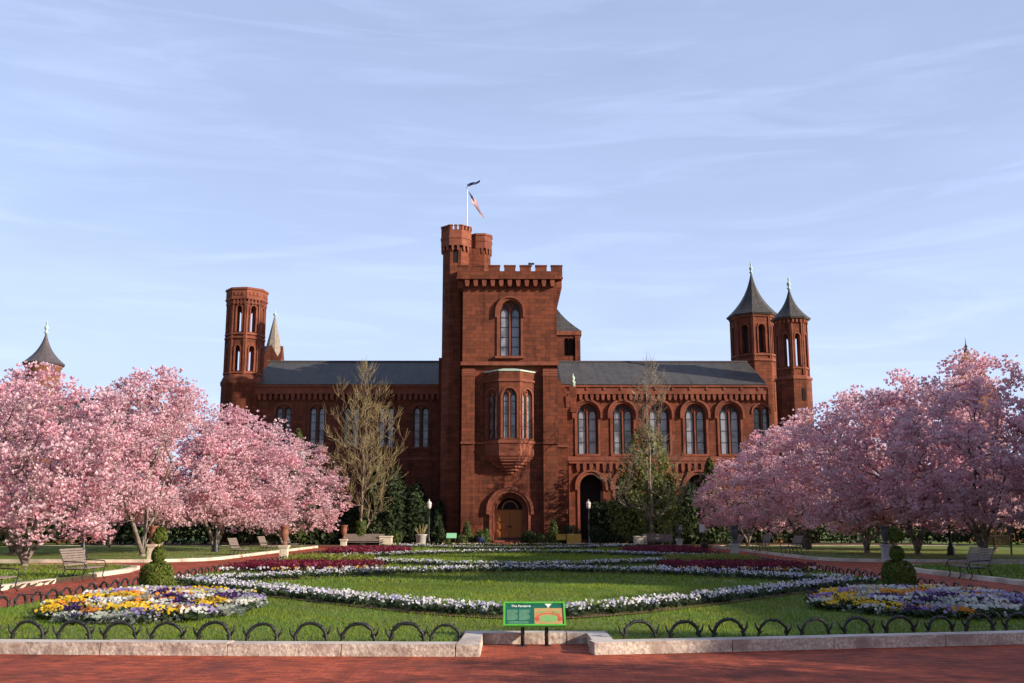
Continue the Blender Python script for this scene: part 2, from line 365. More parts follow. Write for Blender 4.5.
def offset_line(line, w):
    out = []
    for i, p in enumerate(line):
        a = Vector(line[max(i - 1, 0)]); b = Vector(line[min(i + 1, len(line) - 1)]); t = (b - a).normalized()
        out.append((p[0] - t.y * w, p[1] + t.x * w))
    return out
def resample(line, step):
    pts = [Vector(p) for p in line]; out = [pts[0].copy()]
    acc = 0.0
    for a, b in zip(pts[:-1], pts[1:]):
        l = (b - a).length
        if l < 1e-6: continue
        while acc + l >= step:
            tt = (step - acc) / l; a = a.lerp(b, tt); out.append(a.copy()); l = (b - a).length; acc = 0.0
            if l < 1e-9: break
        acc += l
    if (out[-1] - pts[-1]).length > step * .3: out.append(pts[-1].copy())
    return out
def kerb(name, line, w, h, mats, stone=2.0, step=.25, rough=.007, seed=1):
    """row of kerbstones along a line: sawn top (slot 0), rough split face (slot 1), narrow joints"""
    rr = random.Random(seed); m = MB(); pts = resample(line, step); inner = offset_line(pts, w)
    per = max(1, round(stone / step)); i = 0
    while i < len(pts) - 1:
        j = min(i + per + rr.randint(-1, 1), len(pts) - 1); j = max(j, i + 1)
        seg = pts[i:j + 1]; ins = [Vector(q) for q in inner[i:j + 1]]
        if j - i >= 1:
            seg = list(seg); ins = list(ins); e0 = (seg[1] - seg[0]).normalized() * .008; e1 = (seg[-1] - seg[-2]).normalized() * .008
            seg[0] = seg[0] + e0; ins[0] = ins[0] + e0; seg[-1] = seg[-1] - e1; ins[-1] = ins[-1] - e1
        dz = rr.uniform(-.006, .006); k = len(seg); rows = []
        rows.append([(p.x, p.y, -.02) for p in seg])
        for zz in (.35, .7):
            row = []
            for p, q in zip(seg, ins):
                t = (p - q).normalized(); o = rr.uniform(-rough, rough); row.append((p.x + t.x * o, p.y + t.y * o, h * zz))
            rows.append(row)
        rows.append([(p.x, p.y, h + dz) for p in seg]); rows.append([(q.x, q.y, h + dz) for q in ins]); rows.append([(q.x, q.y, -.02) for q in ins])
        vs = [v for row in rows for v in row]; fs, mi = [], []
        for r_ in range(5):
            for c in range(k - 1):
                m.add([rows[r_][c], rows[r_][c + 1], rows[r_ + 1][c + 1], rows[r_ + 1][c]], [(0, 1, 2, 3)], 0 if r_ == 3 else 1)
        for c in (0, k - 1): m.add([row[c] for row in rows], [tuple(range(6)) if c else tuple(range(5, -1, -1))], 1)
        i = j
    o = m.build(name, mats); o['kind'] = 'structure'; return o

KL = [(-16, 16.9), (-12, 16.5), (-7.9, 16.15), (-4.1, 15.9), (-.42, 15.8)]
KR = [(1.33, 16.0), (3.4, 16.35), (5.4, 16.75), (8.6, 17.35), (13, 18.5), (17, 20)]
kerb('granite_kerb', KL, .34, .19, [GRANITE_T, GRANITE], 1.9, seed=2)
kerb('granite_kerb', KR, .34, .19, [GRANITE_T, GRANITE], 1.9, seed=5)
kerb('granite_kerb', [(-.42, 16.16), (-.42, 17.41)], .34, .185, [GRANITE_T, GRANITE], 1.9, seed=7)
kerb('granite_kerb', [(1.33, 17.41), (1.33, 16.36)], .34, .185, [GRANITE_T, GRANITE], 1.9, seed=8)
kerb('granite_kerb', [(-.76, 17.42), (1.67, 17.42)], .34, .18, [GRANITE_T, GRANITE], .9, seed=9)
LX0, LX1, LYB = -12.1, 13.1, 84.0
lawn_front = [(-11.3, 16.8), (-7.9, 16.48), (-4.1, 16.22), (-.75, 16.15), (-.75, 17.75), (1.66, 17.75), (1.66, 16.42), (3.35, 16.68), (5.35, 17.08), (8.5, 17.68), (12.3, 18.65), (12.4, 18.7)]
slab('lawn', lawn_front + [(12.4, LYB), (-11.3, LYB)], 0, .14, [LAWN, SOIL])

def bed(edge, back, name='side_lawn', mat=LAWN, stone=2.2, seed=3, k=True):
    """raised side bed: kerbed edge facing the path, closed along 'back'"""
    slab(name, (offset_line(edge, .12) if k else edge) + back, 0, .13, [mat, SOIL])
    if k: kerb('kerb', edge, .28, .16, [KERB, KERB], stone, seed=seed)
# left beds: the edge runs so that the bed lies on its left-hand side
bed([(-15.4, 38.4), (-15.5, 42), (-16.2, 45.2), (-18.2, 46.8), (-23, 47.3), (-40, 47.5)], [(-40, 12), (-15.2, 12), (-15.2, 38)], seed=3)
kerb('kerb', [(-15.2, 12), (-15.2, 34.6)], .28, .16, [KERB, KERB], 2.4, seed=12)
bed([(-40, 52.6), (-21, 52.4), (-18, 52.9), (-16.2, 54.5), (-15.8, 57), (-15.6, 84), (-17, 86), (-40, 86)], [], seed=4)
bed([(40, 47.5), (23, 47.3), (18.6, 46.8), (17.2, 45), (16.7, 42), (16.6, 12)], [(40, 12)], seed=5)
bed([(40, 86), (18.2, 86), (16.8, 84), (16.7, 57), (17.2, 54.5), (19, 52.9), (22, 52.4), (40, 52.6)], [], seed=6)
slab('planting_bed', [(-40, 87.5), (40, 87.5), (40, 101), (-40, 101)], 0, .10, [MULCH, MULCH])
slab('mulch_ring', [(-21 + 4 * math.cos(a), 44 + 2.6 * math.sin(a)) for a in np.linspace(0, 6.28, 24)[:-1]], .1, .145, [MULCH, MULCH])

# ------------------------------------------------------------------ grass blades (stuff)
def inside(x, y, poly):
    res = np.zeros(len(x), bool); n = len(poly); j = n - 1
    for i in range(n):
        xi, yi = poly[i]; xj, yj = poly[j]
        cnd = ((yi > y) != (yj > y)) & (x < (xj - xi) * (y - yi) / (yj - yi + 1e-12) + xi); res ^= cnd; j = i
    return res
def grass(name, poly, dens, h, w, z, seed, label):
    r = np.random.default_rng(seed); a = np.array(poly); lo, hi = a.min(0), a.max(0)
    n = int((hi - lo).prod() * dens); x = r.uniform(lo[0], hi[0], n); y = r.uniform(lo[1], hi[1], n)
    k = inside(x, y, poly); x, y = x[k], y[k]; n = len(x)
    cl = np.sin(x * 1.7 + 1.3 * np.sin(y * .9)) * np.cos(y * 1.1 + x * .3) * .5 + .5
    hh = h * r.uniform(.5, 1.3, n) * (.75 + .4 * cl); ang = r.uniform(0, 6.283, n); lean = r.normal(0, .45, (n, 2)) * hh[:, None]
    base = np.stack([x, y, np.full(n, z)], 1); dx = np.stack([np.cos(ang), np.sin(ang), 0 * ang], 1) * w
    tip = base + np.concatenate([lean, hh[:, None]], 1)
    V = np.stack([base - dx, base + dx, tip + dx * .25, tip - dx * .25], 1)
    c = shades(n, (.085, .165, .008), (.19, .265, .030), r, .2); c[cl > .62] *= np.array([1.25, 1.1, 1.0])
    big = np.sin(x * .55 + 1.7 * np.sin(y * .31)) + np.sin(y * .8 + x * .21 + 2 * np.sin(x * .17)); c *= (1 + .10 * big)[:, None]
    straw = (np.sin(x * 2.9 + 2 * np.sin(y * 1.3)) * np.sin(y * 2.1 + 1.5 * np.sin(x * 1.9)) > .62) & (r.uniform(size=n) < .55); c[straw] *= np.array([1.45, 1.05, 1.6])
    o = quad_mesh(name, V, np.clip(c, 0, 1), BLADE); tag(o, label, 'grass', None, 'stuff'); return o
grass('lawn_grass', lawn_front + [(12.4, 32), (-11.3, 32)], 300, .050, .007, .14, 11, 'short green lawn grass in the front of the parterre behind the granite kerb')
grass('lawn_grass', [(-11.25, 32), (12.35, 32), (12.35, 84), (-11.25, 84)], 65, .075, .018, .14, 12, 'mown lawn grass between the flower ribbons further back in the parterre')
grass('lawn_grass', [(-30, 14), (-15.55, 14), (-15.8, 44), (-18, 46.4), (-30, 46.8)], 60, .09, .018, .13, 13, 'grass under the blossoming trees left of the brick path')
grass('lawn_grass', [(30, 14), (17, 14), (17.2, 44), (18.5, 46.4), (30, 46.8)], 60, .09, .018, .13, 14, 'shaded grass under the blossoming trees right of the brick path')

# ------------------------------------------------------------------ castle
castle = thing('castle', 'red sandstone castle with crenellated entrance tower, slate roofed wings and turrets', 'castle', (0, 90, 0))
def cbuild(mb, name, mats, parent, label=None):
    par = parent
    # geometry is in world metres; shift into the castle's frame once (parts' children inherit it)
    mb.v = [(x, y - 90, z) for x, y, z in mb.v]
    o = mb.build(name, mats, par)
    if label: o['label'] = label
    return o
def sub(mb, name, mats, part):
    mb.v = [(x, y - 90, z) for x, y, z in mb.v]
    return mb.build(name, mats, part)
def window_mb(fr, cx, hw, zb, zs, rise, d, lights=2, oculus=False, bars=3, n=10, stone=False):
    """slots: 0 frame, 1 glass, 2 stone tracery"""
    m = MB(); ap = arch_pts(cx, hw, zs, rise, n)
    m.add([fr(u, d, z) for u, z in [(cx - hw, zb), (cx + hw, zb)] + ap], [tuple(range(len(ap) + 2))], 0)  # dark backing paints in the shadowed stone round the lights
    st = 2
    lw = hw * 2 / lights; mu = .07 if lights == 1 else (.16 if hw > 1.02 else .11)
    for k in range(lights):
        c = cx - hw + lw * (k + .5); h = lw * .5 - mu
        sp = zs - (.15 if oculus else 0) * hw
        m.add([fr(u, d - .004, z) for u, z in [(c - h + .06, zb), (c + h - .06, zb)] + arch_pts(c, h - .06, sp, h * 1.2, 8)], [tuple(range(11))], 1)
        m.archband(fr, c, h - .06, zb, sp, h * 1.2, .06, d - .09, d - .006, 0, 8)
        for j in range(1, bars + 1):
            z = zb + (sp - zb) * j / (bars + .3); m.box(c - h + .05, c + h - .05, d - .05, d - .006, z - .03, z + .03, 0, fr)
    for k in range(lights + 1):
        c = cx - hw + lw * k; o = .07 if 0 < k < lights else .0
        m.box(c - .07 + (.07 if k == 0 else 0), c + .07 - (.07 if k == lights else 0), d - .16, d - .003, zb, zs + (rise * .55 if o else 0), st, fr)
    m.archband(fr, cx, hw - .09, zs, zs, rise - .09, .088, d - .12, d - .004, st, n, False)
    if oculus:
        a = [(cx + hw * .30 * math.cos(t), zs + rise * .55 + hw * .30 * math.sin(t)) for t in np.linspace(0, 2 * math.pi, 15)]
        m.tube([fr(u, d - .08, z) for u, z in a], .06, 5, st)
        m.extr([(cx - .0, zs), (cx + hw * .3, zs + rise * .3), (cx, zs + rise * .34), (cx - hw * .3, zs + rise * .3)], fr, d - .1, d - .004, st)
    return m
WMATS = [WINFR, GLASS, TRIM]
def corbels(m, fr, u0, u1, zt, h, w, gap, dep, mi=0):
    """hanging arcade of corbels: blocks with arched heads under a projecting band"""
    n = max(2, int((u1 - u0) / (w + gap))); p = (u1 - u0) / n
    for k in range(n):
        c = u0 + p * (k + .5); a = w * .5
        m.extr([(c - a * .6, zt - h), (c + a * .6, zt - h), (c + a, zt - h * .55), (c + a, zt), (c - a, zt), (c - a, zt - h * .55)], fr, -dep, 0.02, mi)
def merlons(m, fr, u0, u1, n, z0, z1, thick, frac=.72, mi=0, first=True):
    p = (u1 - u0) / (n - 1 + frac)
    for k in range(n):
        a = u0 + p * k; b = a + p * frac
        m.box(a, b, 0, thick, z0, z1, mi, fr); m.box(a - .04, b + .04, -.05, thick + .05, z1, z1 + .1, mi, fr)
def octo(cx, cy, r, rot=0.0, n=8): return [(cx + r * math.cos(rot + 2 * math.pi * k / n), cy + r * math.sin(rot + 2 * math.pi * k / n)) for k in range(n)]
def octo_faces(cx, cy, r, n=8, rot=None):
    """wall frames of a regular polygon tower with circumradius r; one face looks straight at -Y"""
    rot = math.pi / n if rot is None else rot
    out = []; half = r * math.sin(math.pi / n)
    for k in range(n):
        am = 2 * math.pi * k / n + (rot - math.pi / n); ap = r * math.cos(math.pi / n)
        mx, my = cx + ap * math.cos(am), cy + ap * math.sin(am)
        out.append((F(mx, my, am + math.pi / 2), half))
    return out

# --- entrance tower
TY = 90.4
tower_m = MB(); X0, X1 = xp(462, 400, 90), xp(557.5, 400, 90); XC = (X0 + X1) / 2
zs_str, zs_top = zp(364, 90), zp(273, 90)
dC, dHW, dSP = .18, 1.5, zp(511, 90.4)
tw = F(0, TY)
owc, owh = xp(510, 330, 90), .98; ow0, ow1 = zp(356, 90), zp(312, 90)
tower_m.wall(tw, X0, X1, 0, zs_str, [(dC, dHW, 0, dSP, dHW * 1.0)], 1.1, 0, 1, 16)
tower_m.wall(F(0, 90.15), X0, X1, zs_str, zs_top, [(owc, owh, ow0, ow1, owh * 1.15)], .5, 0, 1)
tower_m.quad((X0, 90.15, zs_str), (X0, 90.4, zs_str), (X1, 90.4, zs_str), (X1, 90.15, zs_str), 0)
tower_m.quad((X1, 90.15, 0), (X1, 104, 0), (X1, 104, zs_top), (X1, 90.15, zs_top)); tower_m.quad((X0, 104, 0), (X0, 90.15, 0), (X0, 90.15, zs_top), (X0, 104, zs_top))
tower_m.quad((X1, 104, 0), (X0, 104, 0), (X0, 104, zs_top), (X1, 104, zs_top)); tower_m.quad((X0, 90.15, zs_top), (X1, 90.15, zs_top), (X1, 104, zs_top), (X0, 104, zs_top))
tower = cbuild(tower_m, 'entrance_tower', [STONE, TRIM], castle, 'square central tower with battlements')
b = MB(); zb1 = zp(376, 90)
for a, c in ((X0 - .003, X0 + 1.15), (X1 - 1.3, X1 + .003)):
    b = MB(); b.box(a, c, 89.85, 90.397, 0, zb1); b.box(a - .08, c + .08, 89.75, 90.39, 0, .9)
    for k in range(3): b.box(a - .04, c + .04, 89.80 + k * .12, 90.38, zb1 + k * .24, zb1 + k * .24 + .12, 1); b.box(a + .03, c - .03, 89.9 + k * .12, 90.38, zb1 + k * .24 + .12, zb1 + k * .24 + .24, 0)
    sub(b, 'buttress', [STONE, TRIM], tower)
b = MB()
b.box(X0 - .15, X1 + .15, 89.92, 90.14, zs_str - .12, zs_str + .2)
sub(b, 'string_course', TRIM, tower); b = MB(); zmid = zp(443, 90); b.box(X0 + 1.155, X1 - 1.31, 90.25, 90.39, zmid - .1, zmid + .1); b.box(X0 - .08, X0 + 1.2, 89.7, 89.84, zmid - .1, zmid + .1); b.box(X1 - 1.34, X1 + .08, 89.7, 89.84, zmid - .1, zmid + .1)
sub(b, 'string_course', TRIM, tower)
b = MB(); zc0, zc1 = zp(286, 89.6), zp(278.5, 89.6)
corbels(b, F(0, 90.15), X0, X1, zc1, zc1 - zc0, .40, .34, .5); corbels(b, F(X1, 90.15, math.pi / 2), 0, 13.8, zc1, zc1 - zc0, .40, .34, .5)
corbels(b, F(X0, 104, -math.pi / 2), 0, 13.8, zc1, zc1 - zc0, .40, .34, .5)
sub(b, 'corbel_table', TRIM, tower)
b = MB(); e = .52; zpz = zp(271, 89.6); ztop = zp(266.0, 89.6)
b.box(X0 - e, X1 + e, 90.15 - e, 90.15, zc1, zpz); b.box(X1, X1 + e, 90.15, 104, zc1, zpz); b.box(X0 - e, X0, 90.15, 104, zc1, zpz); b.box(X0, X1, 103.6, 104, zc1, zpz)
merlons(b, F(0, 90.15 - e), X0 - e, X1 + e, 7, zpz, ztop, .45)
merlons(b, F(X1 + e, 90.15 + .9, math.pi / 2), 0, 12.9, 8, zpz, ztop, .45); merlons(b, F(X0 - e, 104, -math.pi / 2), 0, 12.9, 8, zpz, ztop, .45)
b.box(X0 - e - .06, X1 + e + .06, 90.15 - e - .07, 90.15 - e - .003, zc1 - .05, zc1 + .12)
sub(b, 'parapet', [STONE], tower)
sub(window_mb(F(0, 90.15), owc, owh, ow0, ow1, owh * 1.15, .42, 2, True, 4), 'window', WMATS, tower)
b = MB(); b.archband(F(0, 90.15), owc, owh + .02, ow0, ow1, owh * 1.17, .20, -.1, .02); b.archband(F(0, 90.15), owc, owh + .22, ow1 - .5, ow1, owh * 1.17 + .20, .17, -.26, .02)
b.box(owc - 1.35, owc + 1.35, 89.85, 90.16, ow0 - .22, ow0 - .003)
sub(b, 'window_hood', TRIM, tower)
# doorway
b = MB()
for i, (w0, dd) in enumerate(((0, .55), (.22, .28), (.44, .0))):
    b.archband(tw, dC, dHW - .32 + w0 + .004 * i, 0, dSP, dHW - .32 + w0 + .004 * i, .22, dd - .12 - .12 * (i == 2), dd + .5)
b.archband(tw, dC, dHW + .36, dSP - .3, dSP, dHW + .36, .26, -.32, .02)
sub(b, 'door_moulding', TRIM, tower)
b = MB(); dw = dHW - .33
for s_ in (-1, 1):
    a, c = (dC - dw, dC - .015) if s_ < 0 else (dC + .015, dC + dw)
    b.box(a, c, .92, 1.02, .5, dSP - .05, 0, tw)
    for r_ in range(3):
        z0 = .75 + r_ * (dSP - .9) / 3; b.box(a + .15, c - .15, .86, .919, z0, z0 + (dSP - 1.2) / 3 - .12, 0, tw)
    b.box(a, c, .84, .918, .55, .7, 1, tw)
    b.lathe([(.05, -.06), (.07, 0), (.04, .06)], dC + s_ * .12, 90.4 + .83, 8, 1, True, 0, 1.7)
b.box(dC - dw, dC + dw, .9, 1.03, dSP - .048, dSP + .12, 0, tw)
b.add([tw(u, .98, z) for u, z in arch_pts(dC, dw, dSP + .12, dw)], [tuple(range(13))], 2)
b.archband(tw, dC, .62, dSP + .2, dSP + .2, .62, .12, .88, .975, 0)
sub(b, 'door', [OAK, WINFR, DARK], tower)
b = MB()
for k in range(3): b.box(dC - 1.75 + k * .1, dC + 1.75 - k * .1, 88.9 + k * .45, 91.4 + k * .003, k * .16, (k + 1) * .16)
sub(b, 'step', TRIM, tower)
# oriel
ox, oy = xp(509.5, 400, 89.2), 90.4
oz = {k: zp(v, 89.0) for k, v in dict(top=371, cor=380, wt=394, wb=438, st=441, ap=455, tip=473).items()}
s = .93; q = s * (1 + math.sqrt(2)); pts = [(-q, 0), (-q + .0, -.12), (-s, -.12 - (q - s)), (s, -.12 - (q - s)), (q, -.12), (q, 0)]
om = MB(); opoly = [(ox + x, oy + y) for x, y in pts]
of = [(F(*[(opoly[i][j] + opoly[i + 1][j]) / 2 for j in (0, 1)], math.atan2(opoly[i + 1][1] - opoly[i][1], opoly[i + 1][0] - opoly[i][0])), math.dist(opoly[i], opoly[i + 1]) / 2) for i in (1, 2, 3)]
ohw = [.62, .66, .62]
for (fr, hf), hw in zip(of, ohw): om.wall(fr, -hf, hf, oz['st'], oz['top'], [(0, hw, oz['wb'], oz['wt'] - .2, hw * 1.15)], .3, 0, 1)
for i in (0, 4): om.quad((*opoly[i], oz['st']), (*opoly[i + 1], oz['st']), (*opoly[i + 1], oz['top']), (*opoly[i], oz['top']), 0)
def osc(k, dy=0): return [(ox + x * k, oy + y * k) for x, y in pts]
om.prism(osc(1.0)[::1], oz['ap'], oz['st'] - .18, 1); om.prism(osc(1.07), oz['st'] - .18, oz['st'] + .06, 1); om.prism(osc(1.06), oz['cor'] - .1, oz['cor'] + .12, 1)
zz = oz['ap']; nst = 6; dzs = (zz - oz['tip']) / nst
for k in range(nst):
    kk = (1 - (k / nst) ** 1.35) * 1.0 - .03; om.prism(osc(max(kk * .94, .1)), zz - dzs, zz - dzs * .35, 1); om.prism(osc(max(kk, .12)), zz - dzs * .35, zz, 1); zz -= dzs
oriel = cbuild(om, 'oriel', [STONE, TRIM], castle, 'three sided bay window on a stepped corbel')
for (fr, hf), hw in zip(of, ohw): sub(window_mb(fr, 0, hw, oz['wb'], oz['wt'] - .2, hw * 1.15, .24, 2, True, 3), 'window', WMATS, oriel)
for (fr, hf), hw in zip(of, ohw):
    b = MB(); b.archband(fr, 0, hw + .01, oz['wb'], oz['wt'] - .2, hw * 1.16, .12, -.07, .02); sub(b, 'window_hood', TRIM, oriel)
b = MB(); b.prism(osc(1.05), oz['top'], oz['top'] + .12); b.prism(osc(.98), oz['top'] + .12, oz['top'] + .30, 0, osc(.62)); sub(b, 'copper_roof', COPPER, oriel)

# --- stair turrets at the tower's left rear
def turret(cx, cy, r, z0, zcor, ztop, nm, crown=1.13, slit=None, label=None, n_mer=1, merl=True):
    m = MB()
    for k_, (fr, hf) in enumerate(octo_faces(cx, cy, r)):
        ops = [(0, .24, slit[0], slit[1], .24)] if slit and k_ % 2 == 0 else []
        m.wall(fr, -hf, hf, z0, zcor, ops, .3, 0, 1)
    ro = math.pi / 8
    m.prism(octo(cx, cy, r * .96, ro), z0, zcor - .02, 2)
    part = cbuild(m, nm, [STONE, TRIM, DARK], castle, label)
    b = MB(); rc = r * crown
    for fr, hf in octo_faces(cx, cy, r): corbels(b, fr, -hf, hf, zcor + .25, .55, .22, .14, (rc - r) * .92)
    sub(b, 'corbel_table', TRIM, part)
    b = MB(); b.prism(octo(cx, cy, rc, ro), zcor + .2, ztop - (.45 if merl else 0)); b.prism(octo(cx, cy, rc * 1.04, ro), zcor + .9, zcor + 1.05)
    if merl:
        for fr, hf in octo_faces(cx, cy, rc): merlons(b, fr, -hf + .05, hf - .05, 3, ztop - .42, ztop - .08, .3, .55)
    else: b.prism(octo(cx, cy, rc * 1.06, ro), ztop, ztop + .2)
    sub(b, 'parapet', TRIM, part)
    return part
T1Y = 93.2; t1x = (xp(442.5, 300, T1Y) + xp(469, 300, T1Y)) / 2; t1r = (xp(469, 300, T1Y) - xp(442.5, 300, T1Y)) / 2 * 1.06
turret(t1x, T1Y, t1r, 0, zp(251, T1Y), zp(229, T1Y), 'stair_turret', 1.15, (zp(266, T1Y), zp(255, T1Y)), 'taller crenellated octagonal stair turret')
T2Y = 95.2; t2x = xp(480.5, 260, T2Y); t2r = 1.06
turret(t2x, T2Y, t2r, 15, zp(253, T2Y), zp(238.5, T2Y), 'stair_turret', 1.12, None, 'shorter flat topped turret', merl=False)
b = MB(); b.box(xp(437, 500, 95), t1x + .2, 94.9, 100.9, 0, zp(358, 95)); b.box(xp(440, 500, 95), t1x + .2, 95, 100.9, zp(358, 95), zp(330, 95))
cbuild(b, 'tower_annex', STONE_D, castle); b = MB(); b.box(t1x + .3, t2x, 93.9, 95.6, 15, zp(249, 94)); cbuild(b, 'turret_link', STONE, castle)
# --- lower block right of the tower
b = MB(); f1 = F(0, 93.0); xa = xp(567.5, 450, 93)
b.extr([(X1 - .5, 0), (xa, 0), (xa, zp(392, 93)), (xa - .25, zp(387, 93)), (X1 + .15, zp(377, 93)), (X1 - .5, zp(372, 93))], f1, 0, 8.0)
b.box(X1 - .4, xa + .1, 92.86, 92.995, zmid - .15, zmid + .08, 1)
b.box(xa - .12, xa + .3, 92.9, 93.4, zp(402, 93), zp(396, 93), 1); b.box(xa - .1, xa + .2, 92.92, 93.3, zp(407, 93), zp(402, 93), 1)
cbuild(b, 'tower_annex', [STONE, TRIM], castle)
b = MB(); fx = xp(573, 380, 97); fz = zp(387, 97); b.lathe([(.22, 0), (.22, .45), (.26, .5), (.10, .6), (.18, .8), (.20, .92), (.08, 1.1), (.03, 1.3), (.0, 1.4)], fx, 97, 10, 0, True, 0, fz)
b.box(fx - .3, fx + .3, 96.7, 97.3, fz - 2.5, fz + .01, 1); cbuild(b, 'roof_finial', [COPPER, STONE], castle)
# --- wings
WY = 101.0
ze, zr = zp(384, WY - .5, 600), zp(362, WY + 7.5, 600)
zsill, zspr, zstr = zp(454, WY), zp(414, WY), zp(458, WY)
def wing(x0, x1, wins, flush, name_label, mat):
    m = MB(); fr = F(0, WY)
    wl = [(c, False, c) for c, f_ in wins if not f_] + [(c + q_, True, c) for c, f_ in wins if f_ for q_ in (-.43, .43)]
    ops = [(c, .36 if f_ else 1.06, zp(447, WY) if f_ else zsill, zp(412, WY) if f_ else zspr, .50 if f_ else 1.06) for c, f_, _ in wl]
    m.wall(fr, x0, x1, zstr - .2, ze - .35, ops, .45, 0, 1); m.quad((x0, WY, 0), (x1, WY, 0), (x1, WY, zstr - .2), (x0, WY, zstr - .2))
    m.quad((x1, WY, 0), (x1, WY + 15, 0), (x1, WY + 15, ze - .35), (x1, WY, ze - .35)); m.quad((x0, WY + 15, 0), (x0, WY, 0), (x0, WY, ze - .35), (x0, WY + 15, ze - .35))
    m.quad((x1, WY + 15, 0), (x0, WY + 15, 0), (x0, WY + 15, ze - .35), (x1, WY + 15, ze - .35))
    part = cbuild(m, 'wing', [mat, TRIM], castle, name_label)
    for (c, f_, _), o_ in zip(wl, ops): sub(window_mb(fr, c, o_[1], o_[2], o_[3], o_[4], .30 if f_ else .38, 1 if f_ else 2, not f_, 4 if f_ else 3), 'window', [WINFR, GLASS, WINFR] if f_ else WMATS, part)
    for c, f_ in wins:
        b = MB()
        if not f_:
            b.archband(fr, c, 1.08, zsill, zspr, 1.08, .2, -.09, .02); b.archband(fr, c, 1.30, zspr - .45, zspr, 1.30, .24, -.26, .02); sl = MB(); sl.box(c - 1.25, c + 1.25, -.16, .02, zsill - .2, zsill - .003, 0, fr); sub(sl, 'window_sill', TRIM, part)
        else:
            b.archband(fr, c, .86, zp(412, WY) - .2, zp(412, WY), .80, .14, -.1, .02); sl = MB(); sl.box(c - .95, c + .95, -.12, .02, zp(447, WY) - .2, zp(447, WY) - .003, 0, fr); sub(sl, 'window_sill', TRIM, part)
        sub(b, 'window_hood', TRIM, part)
    b = MB(); b.box(x0, x1, -.12, .02, zstr - .25, zstr + .05, 0, fr); sub(b, 'string_course', TRIM, part)
    b = MB(); zt = zp(394, WY - .4, 600); corbels(b, fr, x0, x1, zt, .62, .32, .24, .34)
    b.box(x0, x1, -.38, .02, zt, ze - .3, 0, fr); b.box(x0, x1, -.52, .02, ze - .3, ze - .05, 0, fr)
    n = int((x1 - x0) / 1.7)
    for k in range(n): c = x0 + (k + .5) * (x1 - x0) / n; b.box(c - .11, c + .11, -.46, -.375, ze - .62, ze - .302, 0, fr)
    sub(b, 'corbel_table', TRIM, part)
    b = MB(); yr = WY + 7.5
    b.add([(x0, WY - .6, ze - .05), (x1, WY - .6, ze - .05), (x1, yr, zr), (x0, yr, zr), (x0, yr + 8.1, ze - .05), (x1, yr + 8.1, ze - .05)], [(0, 1, 2, 3), (3, 2, 5, 4), (1, 5, 2), (0, 3, 4), (0, 4, 5, 1)])
    b.box(x0, x1, yr - .15, yr + .15, zr - .02, zr + .12, 1)
    r_ = sub(b, 'roof', [SLATE, BRONZE], part)
    return part
xw = lambda px: xp(px, 430, WY)
wing(5.4, xw(768), [(xw(c), False) for c in (587.5, 623, 659, 695.5, 730)] + [(xw(764) - .2, True)], False, 'right wing with arched windows in the sun', STONE)
wing(xw(250), xw(452), [(xw(c), True) for c in (283, 317, 351, 386, 421)], True, 'left wing in the shade of the tower', STONE)
# ground floor arcade before the right wing
AY = 99.4; am = MB(); af = F(0, AY); az1 = zp(458, AY); ax0, ax1 = xp(569, 500, AY), xp(735, 500, AY)
aops = [(xp(c, 500, AY), 1.12, .4, zp(486, AY), 1.12) for c in (591.5, 627, 663, 699)]
am.wall(af, ax0, ax1, 0, az1, aops, .7, 0, 1); am.quad((ax1, AY, 0), (ax1, 101, 0), (ax1, 101, az1), (ax1, AY, az1)); am.quad((ax0, 101, 0), (ax0, AY, 0), (ax0, AY, az1), (ax0, 101, az1)); am.quad((ax0, AY, az1), (ax1, AY, az1), (ax1, 101, az1), (ax0, 101, az1))
am.quad((ax0 + .1, AY + 1.3, 0), (ax1 - .1, AY + 1.3, 0), (ax1 - .1, AY + 1.3, az1 - .1), (ax0 + .1, AY + 1.3, az1 - .1), 2)
arc = cbuild(am, 'arcade', [STONE, TRIM, DARK], castle, 'ground floor arcade of the right wing')
b = MB(); corbels(b, af, ax0 + .6, ax1 - .2, zp(463.5, AY), .8, .34, .3, .22); b.box(ax0 - .1, ax1 + .1, -.3, .02, az1 - .28, az1 + .14, 0, af); b.box(ax0, ax1, -.22, .02, zp(463.5, AY), az1 - .283, 0, af)
for o_ in aops: b.archband(af, o_[0], o_[1] + .02, o_[2], o_[3], o_[4] + .02, .24, -.1, .02); b.archband(af, o_[0], o_[1] + .28, o_[3] - .4, o_[3], o_[4] + .28, .2, -.24, .02)
sub(b, 'arcade_moulding', TRIM, arc)

